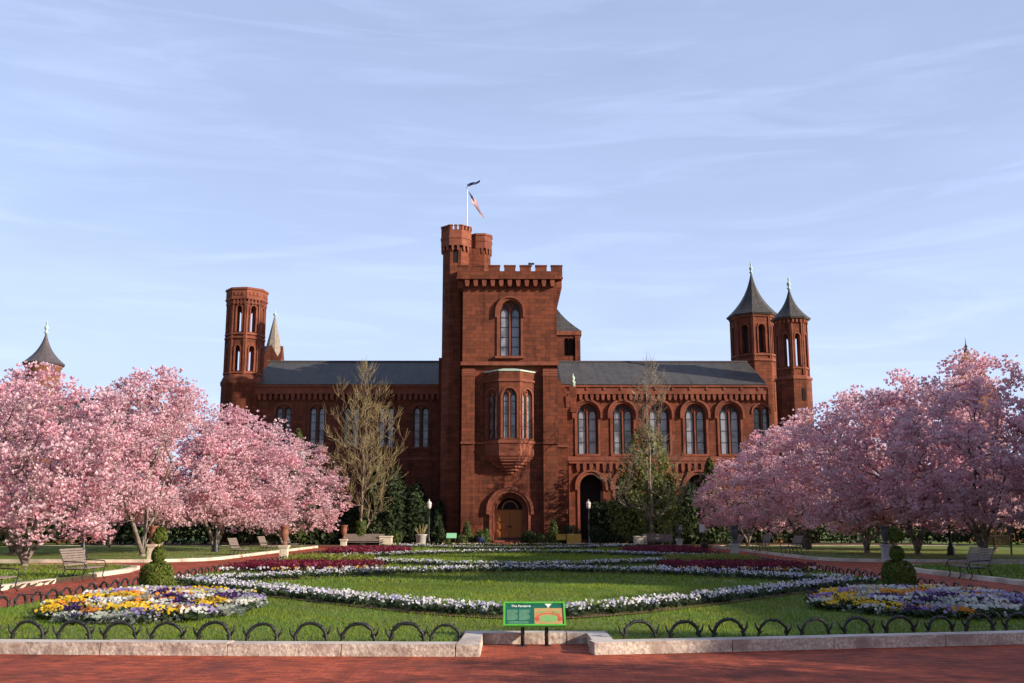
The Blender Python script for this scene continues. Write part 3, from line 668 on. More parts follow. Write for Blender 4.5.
# --- octagonal towers and spires
def belfry(cx, cy, r, z0, z1, tiers, nm, label, base=None, glass=False, mat=STONE, n=8, rot=None, hwf=.42):
    m = MB(); ops_ = None
    for fr, hf in octo_faces(cx, cy, r, n, rot):
        zc = z0
        for i, (zb, zt) in enumerate(tiers):
            hw = hf * hwf; zn = tiers[i + 1][0] - .5 if i + 1 < len(tiers) else z1
            m.wall(fr, -hf, hf, zc, zn, [(0, hw, zb, zt - hw * 1.2, hw * 1.2)], .75, 0, 1, 8)
            m.archband(fr, 0, hw + .02, zb, zt - hw * 1.2, hw * 1.2 + .02, .12, -.1, .02, 1, 8)
            m.box(-hf + .02, -hf + .16, -.1, .05, zc, zn - .1, 1, fr); m.box(hf - .16, hf - .02, -.1, .05, zc, zn - .1, 1, fr)
            m.box(-hf - .03, hf + .03, -.14, .03, zn - .18, zn, 1, fr); m.box(-hf - .03, hf + .03, -.12, .03, zb - .28, zb - .1, 1, fr)
            zc = zn
    ro = math.pi / n if rot is None else rot
    if base:
        zb0, rb, rnd = base
        if rnd: m.lathe([(rb, 0), (rb, zb0 - .6), (rb * 1.04, zb0 - .5), (rb * 1.05, zb0 - .2), (rb, zb0), (r, z0 + .02)], cx, cy, 32, 0, True)
        else: m.prism(octo(cx, cy, rb, ro, n), 0, zb0, 0); m.prism(octo(cx, cy, rb * 1.06, ro, n), zb0, zb0 + .25, 1); m.prism(octo(cx, cy, rb, ro, n), zb0 + .25, z0 + .01, 1, octo(cx, cy, r, ro, n))
    part = cbuild(m, nm, [mat, TRIM], castle, label)
    return part
def concave_roof(part, cx, cy, r, z0, z1, fin, mat=SLATE, n=8, rot=None, finm=COPPER):
    m = MB(); prof = []
    for k in range(11):
        t = k / 10; prof.append((r * ((1 - t) ** 2.7 * .62 + .38 * (1 - t)) + .05, z0 + (z1 - z0) * t))
    m.lathe([(r * .98, z0 - .18)] + prof, cx, cy, n, 0, False, math.pi / n if rot is None else rot)
    rf = sub(m, 'roof', mat, part) if part.parent is castle else m.build('roof', mat, part)
    m = MB(); m.lathe([(.13, 0), (.13, .1), (.24, .16), (.10, .3), (.17, .5), (.24, .65), (.14, .8), (.05, 1.0), (.12, 1.1), (.03, 1.35), (.0, 1.5)], cx, cy, 10, 0, True, 0, z1 - .12)
    if part.parent is castle: sub(m, 'finial', finm, rf)
    else: m.build('finial', finm, rf)
# left round-based tower
LTY = 102; ltx = xp(246, 320, LTY); ltr = (xp(264.5, 320, LTY) - xp(228.5, 320, LTY)) / 2 * 1.03
zb_ = zp(379, LTY - 2, 244)
lt = belfry(ltx, LTY, ltr, zp(374, LTY - 2, 244), zp(301, LTY - 2, 244), [(zp(370, LTY - 2, 244), zp(345, LTY - 2, 244)), (zp(331, LTY - 2, 244), zp(305, LTY - 2, 244))], 'octagonal_tower', 'flat topped octagonal tower with open arches at the left end', (zb_, ltr * 1.12, True), rot=.26, hwf=.34)
b = MB(); zc_ = zp(301, LTY - 2, 244)
for fr, hf in octo_faces(ltx, LTY, ltr, 8, .26): corbels(b, fr, -hf, hf, zc_ + .3, .6, .2, .14, .16)
b.prism(octo(ltx, LTY, ltr * 1.09, .26), zc_ + .25, zp(289, LTY - 2, 244)); b.prism(octo(ltx, LTY, ltr * 1.14, .26), zp(289, LTY - 2, 244), zp(287, LTY - 2, 244)); b.prism(octo(ltx, LTY, ltr * 1.12, .26), zc_ + .25, zc_ + .45)
for fr, hf in octo_faces(ltx, LTY, ltr * 1.09, 8, .26):
    for k in (-.5, 0, .5): b.box(hf * k - .12, hf * k + .12, -.06, .02, zc_ + .65, zc_ + 1.0, 0, fr)
sub(b, 'parapet', TRIM, lt)
# right small spire tower
RTY = 101.2; rtx = xp(792, 350, RTY); rtr = (xp(806.5, 350, RTY) - xp(777.5, 350, RTY)) / 2 * 1.05
rt = belfry(rtx, RTY, rtr, zp(377, RTY, 793), zp(320, RTY, 793), [(zp(368, RTY, 793), zp(336, RTY, 793))], 'spire_tower', 'slim octagonal tower with slate spire at the right end', (zp(381, RTY, 793), rtr * 1.13, False), rot=.506, hwf=.40)
b = MB()
for fr, hf in octo_faces(rtx, RTY, rtr, 8, .506): corbels(b, fr, -hf, hf, zp(321.5, RTY, 793), .4, .2, .14, .2)
b.prism(octo(rtx, RTY, rtr * 1.16, .506), zp(321.5, RTY, 793), zp(319, RTY, 793)); sub(b, 'cornice', TRIM, rt)
concave_roof(rt, rtx, RTY, rtr * 1.26, zp(319.5, RTY, 793), zp(289, RTY, 791), 1, rot=.506)
b = MB(); fr, hf = octo_faces(rtx, RTY, rtr * 1.13)[5]
b.box(-.17, .17, -.02, .02, zp(402, RTY, 793), zp(390, RTY, 793), 0, F(rtx + .55, RTY - rtr * 1.13 * math.cos(math.pi / 8), 0)); sub(b, 'window', DARK, rt)
# right large spire tower (behind)
BTY = 111; btx = xp(754, 340, BTY); btr = (xp(777, 340, BTY) - xp(733, 340, BTY)) / 2 * 1.02
bt = belfry(btx, BTY, btr, zp(362, BTY, 754), zp(319, BTY, 754), [(zp(356, BTY, 754), zp(328, BTY, 754))], 'spire_tower', 'broad belfry tower with tall concave slate spire behind the right wing', (zp(364, BTY, 754), btr * 1.02, False), rot=.52, hwf=.40)
b = MB()
for fr, hf in octo_faces(btx, BTY, btr, 8, .52): b.box(-hf * .7, hf * .7, .76, .8, zp(362, BTY, 754), zp(325, BTY, 754), 0, fr)
sub(b, 'louvre', WINFR, bt)
b = MB(); b.prism(octo(btx, BTY, btr * 1.08, .52), zp(319.8, BTY, 754), zp(317, BTY, 754)); sub(b, 'cornice', TRIM, bt)
concave_roof(bt, btx, BTY, btr * 1.16, zp(317, BTY, 754), zp(273, BTY, 748), 1, rot=.52)
b = MB(); gx0, gx1 = xp(757, 375, 109), xp(774, 375, 109); b.extr([(gx0, 14), (gx1, 14), (gx1, zp(381, 109)), (gx0 + .3, zp(361, 109)), (gx0, zp(362, 109))], F(0, 108.9), 0, .6); cbuild(b, 'gable_wall', STONE, castle)
# left rear pale spire
SPY = 116; spx = xp(273.5, 340, SPY); spr = (xp(283.5, 360, SPY) - xp(263, 360, SPY)) / 2
b = MB(); b.prism(octo(spx, SPY, spr * 1.35, math.pi / 4, 4), 0, zp(362, SPY, 273)); spz = zp(362, SPY, 273)
for k in range(4):
    fr = F(spx + spr * .97 * math.sin(k * math.pi / 2), SPY - spr * .97 * math.cos(k * math.pi / 2), k * math.pi / 2); b.extr([(-spr * .9, spz), (spr * .9, spz), (0, spz + 1.9)], fr, 0, .5)
sp = cbuild(b, 'spire_tower', STONE_D, castle, 'small gabled tower with pale stone spire behind the left wing')
b = MB(); b.lathe([(spr * 1.05, spz - .05), (.12, zp(318, SPY, 275)), (.04, zp(315, SPY, 275))], spx + .05, SPY, 8, 0, False, math.pi / 8); rf = sub(b, 'roof', SPIRE, sp)
b = MB(); b.lathe([(.05, 0), (.05, .35), (.22, .45), (.22, .6), (.05, .7), (.04, 1.2), (0, 1.3)], spx + .05, SPY, 8, 0, True, 0, zp(318, SPY, 275) - .1); sub(b, 'finial', COPPER, rf)
# rear north tower right of the entrance tower
NTY = 119; nx0, nx1 = xp(526, 345, NTY), xp(578, 345, NTY); ncx = (nx0 + nx1) / 2; nr = (nx1 - nx0) / 2
m = MB(); nz0, nz1 = 12, zp(336, NTY); fr = F(ncx, NTY - nr)
m.wall(fr, -nr, nr, nz0, nz1, [(nr * k, .28, zp(360, NTY), zp(345, NTY), .28) for k in (.5, .66, .82)] , .3, 0, 1); m.box(-nr, nr, .31, nr * 2, nz0, nz1 - .02, 2, fr)
m.quad((nx1, NTY - nr, nz0), (nx1, NTY + nr, nz0), (nx1, NTY + nr, nz1), (nx1, NTY - nr, nz1)); m.box(-nr - .2, nr + .2, -.2, nr * 2 + .2, nz1 - .5, nz1, 1, fr); m.box(nr - .55, nr + .05, -.12, .02, nz0, nz1 - .5, 0, fr)
nt_ = cbuild(m, 'rear_tower', [STONE, TRIM, DARK], castle, 'rear tower with flared slate roof right of the entrance tower')
b = MB(); prof = [(nr * 1.47 * ((1 - t) ** 1.7) + .1, nz1 + (zp(296, NTY) - nz1) * t) for t in np.linspace(0, 1, 9)]; b.lathe(prof, ncx, NTY, 4, 0, False, math.pi / 4); sub(b, 'roof', SLATE, nt_)

# flagpole with flag, bird-like camera on the parapet
fpx, fpz = t1x + 1.0, zp(229, T1Y) - .8
fp = thing('flagpole', 'white flagpole with drooping striped flag on the tallest turret of the castle', 'flagpole', (fpx, T1Y, fpz))
ph = zp(189, T1Y, 468) - fpz
b = MB(); b.tube([(0, 0, 0), (0, 0, ph * .35), (0.02, 0, ph)], [.08, .05, .03], 8); b.build('pole', WHITE, fp)
b = MB(); b.lathe([(.03, 0), (.10, .08), (.10, .14), (.02, .22)], .02, 0, 8, 0, True, 0, ph); b.build('finial', COPPER, fp)
b = MB(); nr_, nc_ = 13, 13
def flag_pt(i, j):
    v = i / nc_; w = j / nr_
    return (0.06 + v * .70 + w * .85 + .10 * math.sin(v * 7 + w * 2) * (.3 + v), .16 * math.sin(v * 6 + w * 3), ph - .15 - w * 1.0 - v * 1.75 - .15 * math.sin(w * 2.5) * v)
for i in range(nc_):
    for j in range(nr_):
        b.add([flag_pt(i, j + 1), flag_pt(i + 1, j + 1), flag_pt(i + 1, j), flag_pt(i, j)], [(0, 1, 2, 3)], 2 if (i < 5 and j < 7) else j % 2, True)
b.build('flag', [FLAG_R, WHITE, FLAG_B], fp)
b = MB()
for i in range(8):
    a = lambda k, t: (.05 + k * .15, .06 * math.sin(k * 1.3), ph + .30 + k * .055 + (.22 - .16 * t * 2) * (1 - .04 * k) + .04 * math.sin(k * .9))
    b.quad(a(i, 1), a(i + 1, 1), a(i + 1, 0), a(i, 0))
b.tube([(.02, 0, ph), (.03, 0, ph + .5)], .025, 6)
b.build('pennant', FLAG_B, fp)
bx, bz = xp(532, 265, 89.8), ztop + .1
b = MB(); b.tube([(0, 0, 0), (0, 0, .22)], .03, 6); b.box(-.22, .22, -.09, .09, .22, .36); b.box(-.34, -.22, -.11, .11, .20, .38)
o = b.build('security_camera', IRON); o.location = (bx, 89.9, bz - .1 - (ztop - zpz) * 0); tag(o, 'small dark camera mounted on the tower battlements', 'camera')

# ------------------------------------------------------------------ other buildings glimpsed beyond the trees
KY = 100; kx = xp(44, 360, KY)
kt = thing('round_tower', 'round brick tower with concave copper roof above the left blossoms', 'tower', (0, 0, 0))
kz = zp(364, KY, 44); kr = xp(63, 364, KY) - xp(25, 364, KY); kr = kr / 2
b = MB(); b.lathe([(kr * .86, 0), (kr * .86, kz - .5), (kr * .93, kz - .4), (kr * .93, kz)], kx, KY, 24, 0, True); b.build('wall', MUSEUM, kt)
concave_roof(kt, kx, KY, kr * 1.03, kz, zp(333, KY, 46), 1, BRONZE, 16)
lh = thing('brick_range', 'low brick range with grey slate roof behind the left magnolias', 'building', (0, 0, 0))
bx0, bx1 = xp(-60, 500, 104), xp(95, 500, 104); lz, lr = zp(432, 104, 50), zp(398, 110, 50)
m = MB(); fr = F(0, 104)
lw_ = [(bx0 + 2 + k * 3.0, .7, 2, 5.0, .7) for k in range(int((bx1 - bx0 - 2) / 3.0))]
m.wall(fr, bx0, bx1, 0, lz, lw_, .3); m.box(bx0, bx1, .31, 12, 0, lz - .01, 1, fr); m.quad((bx1, 104, 0), (bx1, 116, 0), (bx1, 116, lz), (bx1, 104, lz)); m.build('wall', [MUSEUM, DARK], lh)
b = MB(); b.add([(bx0, 103.5, lz), (bx1 + .3, 103.5, lz), (bx1 + .3, 110, lr), (bx0, 110, lr), (bx0, 116.5, lz), (bx1 + .3, 116.5, lz)], [(0, 1, 2, 3), (3, 2, 5, 4), (1, 5, 2), (0, 3, 4)]); b.build('roof', SLATE, lh)
for c, hw, zb, zs, ri in lw_: window_mb(fr, c, hw, zb, zs, ri, .28).build('window', WMATS, lh)
mh = thing('brick_museum', 'orange brick museum pavilion with pointed roof and finial behind the right magnolias', 'building', (0, 0, 0))
MY = 114; mx = xp(967, 360, MY); mz = zp(372, MY, 967)
m = MB(); fr = F(0, MY - 2.4); mw = [(mx + k * 1.5, .45, 2.5, 6.2, .45) for k in (-1, 0, 1)]
m.wall(fr, mx - 2.4, mx + 2.4, 0, mz - 3, mw, .3); m.box(mx - 2.4, mx + 2.4, .31, 4.8, 0, mz - 3.01, 1, fr); m.quad((mx - 2.4, MY + 2.4, 0), (mx - 2.4, MY - 2.4, 0), (mx - 2.4, MY - 2.4, mz - 3), (mx - 2.4, MY + 2.4, mz - 3)); m.quad((mx + 2.4, MY - 2.4, 0), (mx + 2.4, MY + 2.4, 0), (mx + 2.4, MY + 2.4, mz - 3), (mx + 2.4, MY - 2.4, mz - 3))
m.box(mx + 2.41, mx + 40, 1.5, 9, 0, 9.5, 0, fr); m.build('wall', [MUSEUM, DARK], mh)
b = MB(); b.prism(octo(mx, MY, 3.4, math.pi / 4, 4), mz - 3, zp(351, MY, 967), 0, octo(mx, MY, .25, math.pi / 4, 4)); rf = b.build('roof', MUSEUM, mh)
b = MB(); b.lathe([(.25, 0), (.3, .15), (.12, .4), (.2, .6), (.06, .9), (.02, 1.6)], mx, MY, 8, 0, True, 0, zp(351, MY, 967) - .1); b.build('finial', LEAD, rf)
for c, hw, zb, zs, ri in mw: window_mb(fr, c, hw, zb, zs, ri, .28).build('window', WMATS, mh)

hall = thing('brick_hall', 'long brick exhibition hall standing to the right of the garden outside the photo', 'building', (0, 0, 0))
HX = 58; m = MB(); hf_ = F(HX, 0, -math.pi / 2)
hseg = [(-46, -30, 19.6), (-30, -8, 20.0), (-8, 8, 20.8), (8, 30, 23.2), (30, 41, 22.2)]
for y0, y1, hh_ in hseg:
    hop = [(-(y0 + (k + .5) * (y1 - y0) / max(1, int((y1 - y0) / 4.5))), .95, z_, z_ + 3.4, .95) for k in range(max(1, int((y1 - y0) / 4.5))) for z_ in (2.0,)]
    m.wall(hf_, -y1, -y0, 0, 10, hop, .35); m.wall(hf_, -y1, -y0, 10, hh_, [(c, w_, 11.2, 14.2, r_) for c, w_, _, _, r_ in hop], .35)
    m.box(HX + .36, HX + 20, y0 + .01, y1 - .01, 0, hh_ - .01, 1); m.box(HX - .3, HX + .2, y0, y1, hh_, hh_ + .5); m.box(HX - .2, HX - .003, y0, y1, 9.6, 10.1)
m.build('wall', [MUSEUM, DARK], hall)
b = MB()
for y0, y1, hh_ in hseg: b.add([(HX + .2, y0, hh_ + .3), (HX + .2, y1, hh_ + .3), (HX + 10, y1, hh_ + 2.2), (HX + 10, y0, hh_ + 2.2), (HX + 20, y1, hh_), (HX + 20, y0, hh_)], [(3, 2, 1, 0), (5, 4, 2, 3)])
for y_, h_ in ((-30, 20.6), (-8, 20.8), (8, 24), (30, 23.4)): b.prism(octo(HX + 1.5, y_, 1.5, .4), 0, h_, 1); b.prism(octo(HX + 1.5, y_, 1.7, .4), h_, h_ + 3.2, 0, octo(HX + 1.5, y_, .1, .4))
b.build('roof', [SLATE, MUSEUM], hall)

# ------------------------------------------------------------------ trees
def skeleton(r, base_pts, targets, bend=.12, kpath=.35, up=0.0):
    """connect every target to the growing tree; returns nodes, parents, tip list"""
    nodes = [np.array(p, float) for p in base_pts[0]]; par = list(base_pts[1]); plen = [0.0] * len(nodes)
    for i, p in enumerate(par):
        if p >= 0: plen[i] = plen[p] + np.linalg.norm(nodes[i] - nodes[p])
    order = np.argsort(np.linalg.norm(targets - nodes[0], axis=1)); tips = []
    A = np.zeros((len(nodes) + len(targets) * 4, 3)); A[:len(nodes)] = nodes; PL = np.zeros(len(A)); PL[:len(nodes)] = plen; n = len(nodes)
    for ti in order:
        t = targets[ti]; d = np.linalg.norm(A[:n] - t, axis=1)
        cost = d + kpath * PL[:n] + up * np.maximum(0, A[:n, 2] - t[2] + .25 * d); j = int(np.argmin(cost)); a = A[j]; L_ = d[j]
        k = max(1, min(3, int(L_ / .45))); prev = j
        for s_ in range(1, k + 1):
            f = s_ / k; p = a + (t - a) * f
            if s_ < k: p = p + r.normal(0, bend * L_ / k, 3) + np.array([0, 0, (-.10 if up == 0 else -.16) * L_ * math.sin(math.pi * f)])
            A[n] = p; PL[n] = PL[prev] + L_ / k; par.append(prev); prev = n; n += 1
        tips.append(prev)
    return A[:n], np.array(par), tips
def branch_mesh(m, A, par, r0, rtip, power=.5, minr=.008, mi=0, sides=5):
    n = len(A); cnt = np.zeros(n); kids = [[] for _ in range(n)]
    for i in range(n):
        if par[i] >= 0: kids[par[i]].append(i)
    for i in range(n - 1, -1, -1):
        if not kids[i]: cnt[i] = 1
        if par[i] >= 0: cnt[par[i]] += cnt[i]
    rad = np.maximum(minr, rtip * cnt ** power); rad *= min(1.0, r0 / rad.max()) if rad.max() > r0 else 1
    rad = np.maximum(rad, minr)
    for i in range(n):
        p = par[i]
        if p < 0: continue
        rp_ = rad[p] if cnt[p] < cnt[i] * 2.2 else min(rad[p], rad[i] * 1.25)
        m.tube([A[p], A[i]], [rp_, rad[i]], sides if rad[i] > .03 else 3, mi)
    return rad
def crown_points(r, n, H, Rx, zlow, lean=(0, 0), flat=.9):
    """points through a lumpy dome crown"""
    pts = []
    lumps = [(r.uniform(0, 6.28), r.uniform(.0, 1.0), r.uniform(.55, 1.3)) for _ in range(11)]
    while len(pts) < n:
        x, y, el = r.uniform(-1, 1), r.uniform(-1, 1), r.uniform(0, 1); hd = math.hypot(x, y)
        pf = math.sqrt(max(0, 1 - ((el - .38) / .62) ** 2)) if el > .38 else .80 + .20 * el / .38
        a = math.atan2(y, x); k = 1.0
        for la, le, ls in lumps: k += (ls - 1) * math.exp(-((math.cos(a - la) - 1) ** 2 * 3 + (el - le) ** 2 * 8))
        k = min(1.0, .98 * k)
        if hd > pf * k: continue
        if hd < .5 * pf and el < .75 and r.uniform() < .75: continue
        pts.append((x * Rx + lean[0] * el, y * Rx + lean[1] * el, zlow + (H - zlow) * el * (.72 + .28 * k) + (.9 * (1 - hd) if el < .15 else 0)))
    return np.array(pts)
def magnolia(seed, H, Rx, zlow=1.3, nstem=5, nt_=400, nb=20, size=.15, dark=0):
    r = np.random.default_rng(seed); root = thing('magnolia_tree', 'pink magnolia', 'tree', group='blossoming magnolias along the paths')
    nodes, par = [(0, 0, -.1), (0, 0, .15)], [-1, 0]
    for k in range(nstem):
        a = 6.28 * k / nstem + r.uniform(-.4, .4); ln = r.uniform(.10, .32); prev = 1; x = y = 0; z = .15
        hh = r.uniform(.30, .5) * H
        for s_ in range(1, 6):
            f = s_ / 5; nodes.append((math.cos(a) * ln * Rx * f ** 1.2 * 1.5 + r.normal(0, .06), math.sin(a) * ln * Rx * f ** 1.2 * 1.5 + r.normal(0, .06), .15 + hh * f)); par.append(prev); prev = len(nodes) - 1
    T = crown_points(r, nt_, H, Rx, zlow)
    A, pr, tips = skeleton(r, (nodes, par), T)
    m = MB(); branch_mesh(m, A, pr, .18, .0155, .48, .011); m.build('trunk', BARK, root)
    # blossoms: dense along tips and outer twigs
    ci_ = r.integers(0, len(T), nt_ * nb); cen = T[ci_] + np.clip(r.normal(0, 1, (nt_ * nb, 3)), -1.7, 1.7) * np.array([.25, .25, .18])
    
    ax = unit(cen - np.array([0, 0, H * .35])) * .5 + np.array([0, 0, .75]) + r.normal(0, .35, cen.shape)
    V, c = petals(cen, size, ax, 4, r, (.66, .26, .35), (.97, .78, .81))
    tone = r.uniform(.80, 1.08, (len(T), 1)) * np.array([1, 1, 1]) * (1 + r.normal(0, .05, (len(T), 1)) * np.array([-.3, 1, .7])); c = np.clip(c * np.tile(tone[ci_], (4, 1))[:, None, :], 0, .99)
    quad_mesh('blossom', V, c, PETAL, root)
    # purple-brown bud scales and a few new leaves
    nb2 = int(nt_ * 1.2); cb = T[r.integers(0, len(T), nb2)] + r.normal(0, .25, (nb2, 3))
    quad_mesh('buds', leaves(cb, .07, None, 1, 1.8, r), shades(nb2, (.10, .05, .05), (.16, .15, .05), r), LEAF, root)
    root['H'] = H
    return root
protos = [magnolia(1, 9.4, 4.9, .9, 5), magnolia(2, 10.4, 4.9, 1.5, 5), magnolia(3, 9.6, 5.1, 1.4, 4), magnolia(4, 10.8, 5.3, 1.5, 6)]
MAG = [  # proto, x, y, height, spread scale, turn, label
    (0, -21.2, 45.0, 8.8, 1.2, 0, 'large pink magnolia nearest on the left with pale forked trunk behind the slatted bench'),
    (3, -26.6, 49.5, 9.0, 1.1, 1.2, 'pink magnolia at the left edge of the photo before the copper roofed tower'),
    (1, -20.9, 58.5, 11.2, 1.0, .4, 'pink magnolia with airy pointed top behind the terracotta urn on the left'),
    (2, -20.4, 71, 10.1, 1.18, 2.2, 'pink magnolia on the left beside the black lamp post and first of three far benches'),
    (2, -22.6, 66, 10.5, 1.0, 1.9, 'pink magnolia standing behind between the two middle left ones'),
    (0, -18.3, 83, 9.0, 1.22, 3.9, 'farthest pink magnolia on the left, nearest the tall bare tree'),
    (2, -30.5, 63, 10.6, 1.0, 5.1, 'pink magnolia in the second row on the left under the octagonal tower'),
    (1, -30.5, 78, 9.6, 1.1, 2.9, 'pink magnolia far back in the second row left of the castle'),
    (3, 26.2, 56, 11.6, 1.15, 2.1, 'tallest pink magnolia at the right with dark thick trunk beside the lamp post'),
    (0, 24.3, 60.5, 10.9, 1.05, 4.0, 'pink magnolia right of the pale stemmed one, merging into the tallest crown'),
    (2, 22.9, 65, 10.4, 1.02, 3.3, 'pink magnolia with pale splayed stems behind the right topiary'),
    (0, 21.8, 75, 9.6, 1.12, 5.0, 'mid right pink magnolia between the benches and the slim spire tower'),
    (2, 20.0, 85, 8.3, 1.05, .7, 'farthest pink magnolia on the right, nearest the conifer'),
    (3, 33.5, 70, 10.2, 1.0, 4.4, 'pink magnolia in the second row behind the tallest right one'),
    (0, 28.0, 74, 11.2, 1.1, 2.2, 'pink magnolia in the second row between the pale stemmed and the mid right one'),
    (2, 37, 43, 12.0, 1.1, .3, 'unseen magnolia added at right to block sky light, farthest along the shaded lawn'),  # this and next three: unseen trees added to block sky and deepen shade
    (0, 34, 29, 11.0, 1.1, 1.3, 'unseen magnolia added at right to block sky light, second along the shaded lawn'),
    (3, 30, 15, 11.0, 1.1, 2.3, 'unseen magnolia added at right to block sky light, third along the shaded lawn'),
    (1, 27, 2, 11.0, 1.1, 3.3, 'unseen magnolia added at right to block sky light, beside the camera'),
    (2, 30.5, 50, 12.0, 1.0, 1.5, 'dark pink magnolia cut by the right edge of the photo'),
]
used = set()
for pi, x, y, H, sp_, rz, lb in MAG:
    sc = H / protos[pi]['H']
    o = place_copy(protos[pi], pi not in used, (x, y, .1), rz, lb, (sc * sp_, sc * sp_, sc)); used.add(pi)
for p_ in protos: del p_['H']
for o in list(bpy.data.objects):
    if 'H' in o.keys(): del o['H']

def bare_tree(name, label, x, y, H, seed, pts_fn, lead, twig, bark, nsub, r0, ivy=None):
    r = np.random.default_rng(seed); root = thing(name, label, 'tree', (x, y, .08))
    nodes, par = [(0, 0, -.1)], [-1]
    for k in range(1, 13):
        f = k / 12; nodes.append((r.normal(0, .05) + lead * f, r.normal(0, .05), H * .9 * f)); par.append(k - 1)
    T = pts_fn(r); A, pr, tips = skeleton(r, (nodes, par), T, .05, .10, 1.5)
    m = MB(); branch_mesh(m, A, pr, r0, .0095, .52, .011); m.build('trunk', bark, root)
    m = MB()
    for i in r.choice(len(A), nsub):
        if A[i][2] < 2.2: continue
        p0 = A[i]; p = pr[i]; d = unit(A[i] - A[p] if p >= 0 else np.array([0, 0, 1.])) + np.array([0, 0, .55]) + r.normal(0, .33, 3); d = unit(d); l = r.uniform(.5, 1.3)
        p1 = p0 + d * l * .5 + r.normal(0, .04, 3); d2 = unit(d + np.array([0, 0, .4])); m.tube([p0, p1, p1 + d2 * l * .5], [.011, .008, .005], 3)
    m.build('twigs', twig, root)
    if ivy:
        n = 900; a = r.uniform(0, 6.28, n); z = r.uniform(.1, ivy, n); rr = .30 + .12 * r.uniform(size=n) + .05 * np.sin(a * 2 + z * 3)
        pt = np.stack([rr * np.cos(a), rr * np.sin(a), z], 1)
        quad_mesh('ivy', leaves(pt, .14, unit(pt * [1, 1, 0]), .7, 1.2, r), shades(n, (.05, .09, .02), (.13, .17, .04), r), LEAF, root)
    return root
BY = 85
hl = zp(366, BY, 358); sx = 1 / (1000 / (BY * .984 + 1.5))
def left_pts(r):
    out = []
    for k in range(17):
        a = 6.28 * k / 17 * 2.62 + r.uniform(-.3, .3); z0 = hl * (.13 + .42 * k / 17); w = r.uniform(3.0, 4.7) * (1 - .62 * k / 17) * (1.0 if k > 2 else .8); z1 = min(z0 + hl * r.uniform(.34, .46), hl * .93)
        for t in r.uniform(.12, 1, 26):
            j_ = .12 + .55 * t; q_ = w * t ** .55; out.append((q_ * math.cos(a) + r.normal(0, j_), q_ * math.sin(a) * .8 + r.normal(0, j_), z0 + (z1 - z0) * t ** 1.35 + r.normal(0, .35)))
    for t in r.uniform(0, 1, 70): out.append((r.normal(0, .12 + .5 * (1 - t)), r.normal(0, .12 + .5 * (1 - t)), hl * (.62 + .38 * t)))
    return np.array(out)
bare_tree('bare_tree', 'tall bare upswept tree with tan twigs and ivy round its trunk left of the tower', xp(361, 540, BY), BY, hl, 21, left_pts, .1, TWIG, BARK_W, 1700, .20, 2.1)
hr = zp(376, BY, 650)
def right_pts(r):
    out = []
    while len(out) < 340:
        t = r.uniform(0, 1); z = hr * (.17 + .83 * t); w = (1 - t) ** .8 * 4.3 * (.75 + .5 * math.sin(t * 9)) + .2; a = r.uniform(0, 6.28); d = r.uniform(.3, 1) ** .6
        out.append((w * d * math.cos(a), w * d * math.sin(a) * .7, z + 1.3 * d))
    return np.array(out)
bare_tree('bare_tree', 'thin bare pale grey tree with drooping twigs right of the tower', xp(653, 540, BY), BY, hr, 22, right_pts, -.3, TWIG_G, BARK, 1000, .26)

def shrub(name, label, cat, x, y, shape, n, size, c1, c2, seed, group=None, core=True, z=.08, stem=None):
    """shape: function(r, n) -> pts, normals (local)"""
    r = np.random.default_rng(seed); root = thing(name, label, cat, (x, y, z), 0, group)
    p, nm = shape(r, n); cl = np.sin(p[:, 0] * 2.3 + seed) * np.sin(p[:, 1] * 2.1 + 1) * np.sin(p[:, 2] * 2.0)
    c = shades(len(p), c1, c2, r, .2); c = c * (1 + .18 * np.sign(cl))[:, None]
    quad_mesh('foliage', leaves(p, size, nm, .8, 1.6, r), np.clip(c, 0, 1), LEAF, root)
    if stem:
        m = MB(); m.tube([(0, 0, -.1), (0.02, 0, stem[0] * .5), (0, 0, stem[0])], [stem[1], stem[1] * .8, stem[1] * .4], 7); m.build('stem', BARK_W, root)
    return root
def s_cone(H, Rb, z0=.1, p=1.0, lump=.18, ex=1.0, ey=1.0):
    def f(r, n):
        t = r.beta(1, 1.5, n); a = r.uniform(0, 6.28, n); w = Rb * (1 - t) ** p * (1 + lump * np.sin(a * 5 + t * 17)) * r.uniform(.45, 1.05, n) ** .4 + .05
        w = w * (np.minimum(1, t * 6 + .55)); p_ = np.stack([w * np.cos(a) * ex, w * np.sin(a) * ey, z0 + (H - z0) * t], 1)
        return p_, unit(np.stack([np.cos(a), np.sin(a), .5 + 0 * a], 1))
    return f
def s_ball(Rr, zc, fuzz=.06, lo=-1):
    def f(r, n):
        d = unit(r.normal(size=(n, 3))); rr = Rr * (1 - np.abs(r.normal(0, fuzz, n))); p_ = d * rr[:, None] + [0, 0, zc]
        return p_, d
    return f
def s_mass(Lx, Ly, H, lump=.25, seed=0):
    def f(r, n):
        x = r.uniform(-1, 1, n); a = r.uniform(-.1, math.pi + .1, n)
        k = 1 + lump * (np.sin(x * Lx * 1.1 + seed) * .6 + np.sin(x * Lx * 2.7 + seed * 2) * .4); e = (1 - np.abs(x) ** 6) ** .5
        q = r.uniform(.6, 1, n) ** .5
        p_ = np.stack([x * Lx, np.cos(a) * Ly * q * e * k, np.abs(np.sin(a)) ** .6 * H * q * k * e], 1)
        return p_, unit(np.stack([.15 * r.normal(size=n), np.cos(a), np.sin(a)], 1))
    return f
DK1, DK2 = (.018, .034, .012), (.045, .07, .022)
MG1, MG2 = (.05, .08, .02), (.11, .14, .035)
shrub('conifer', 'tall green conifer growing behind the thin bare tree on the right', 'tree', xp(648, 520, 88.5), 88.5, s_cone(zp(424, 88.5, 650), 3.1, .3, .5, .35), 5200, .20, (.085, .11, .022), (.16, .18, .05), 31, stem=(9, .2))
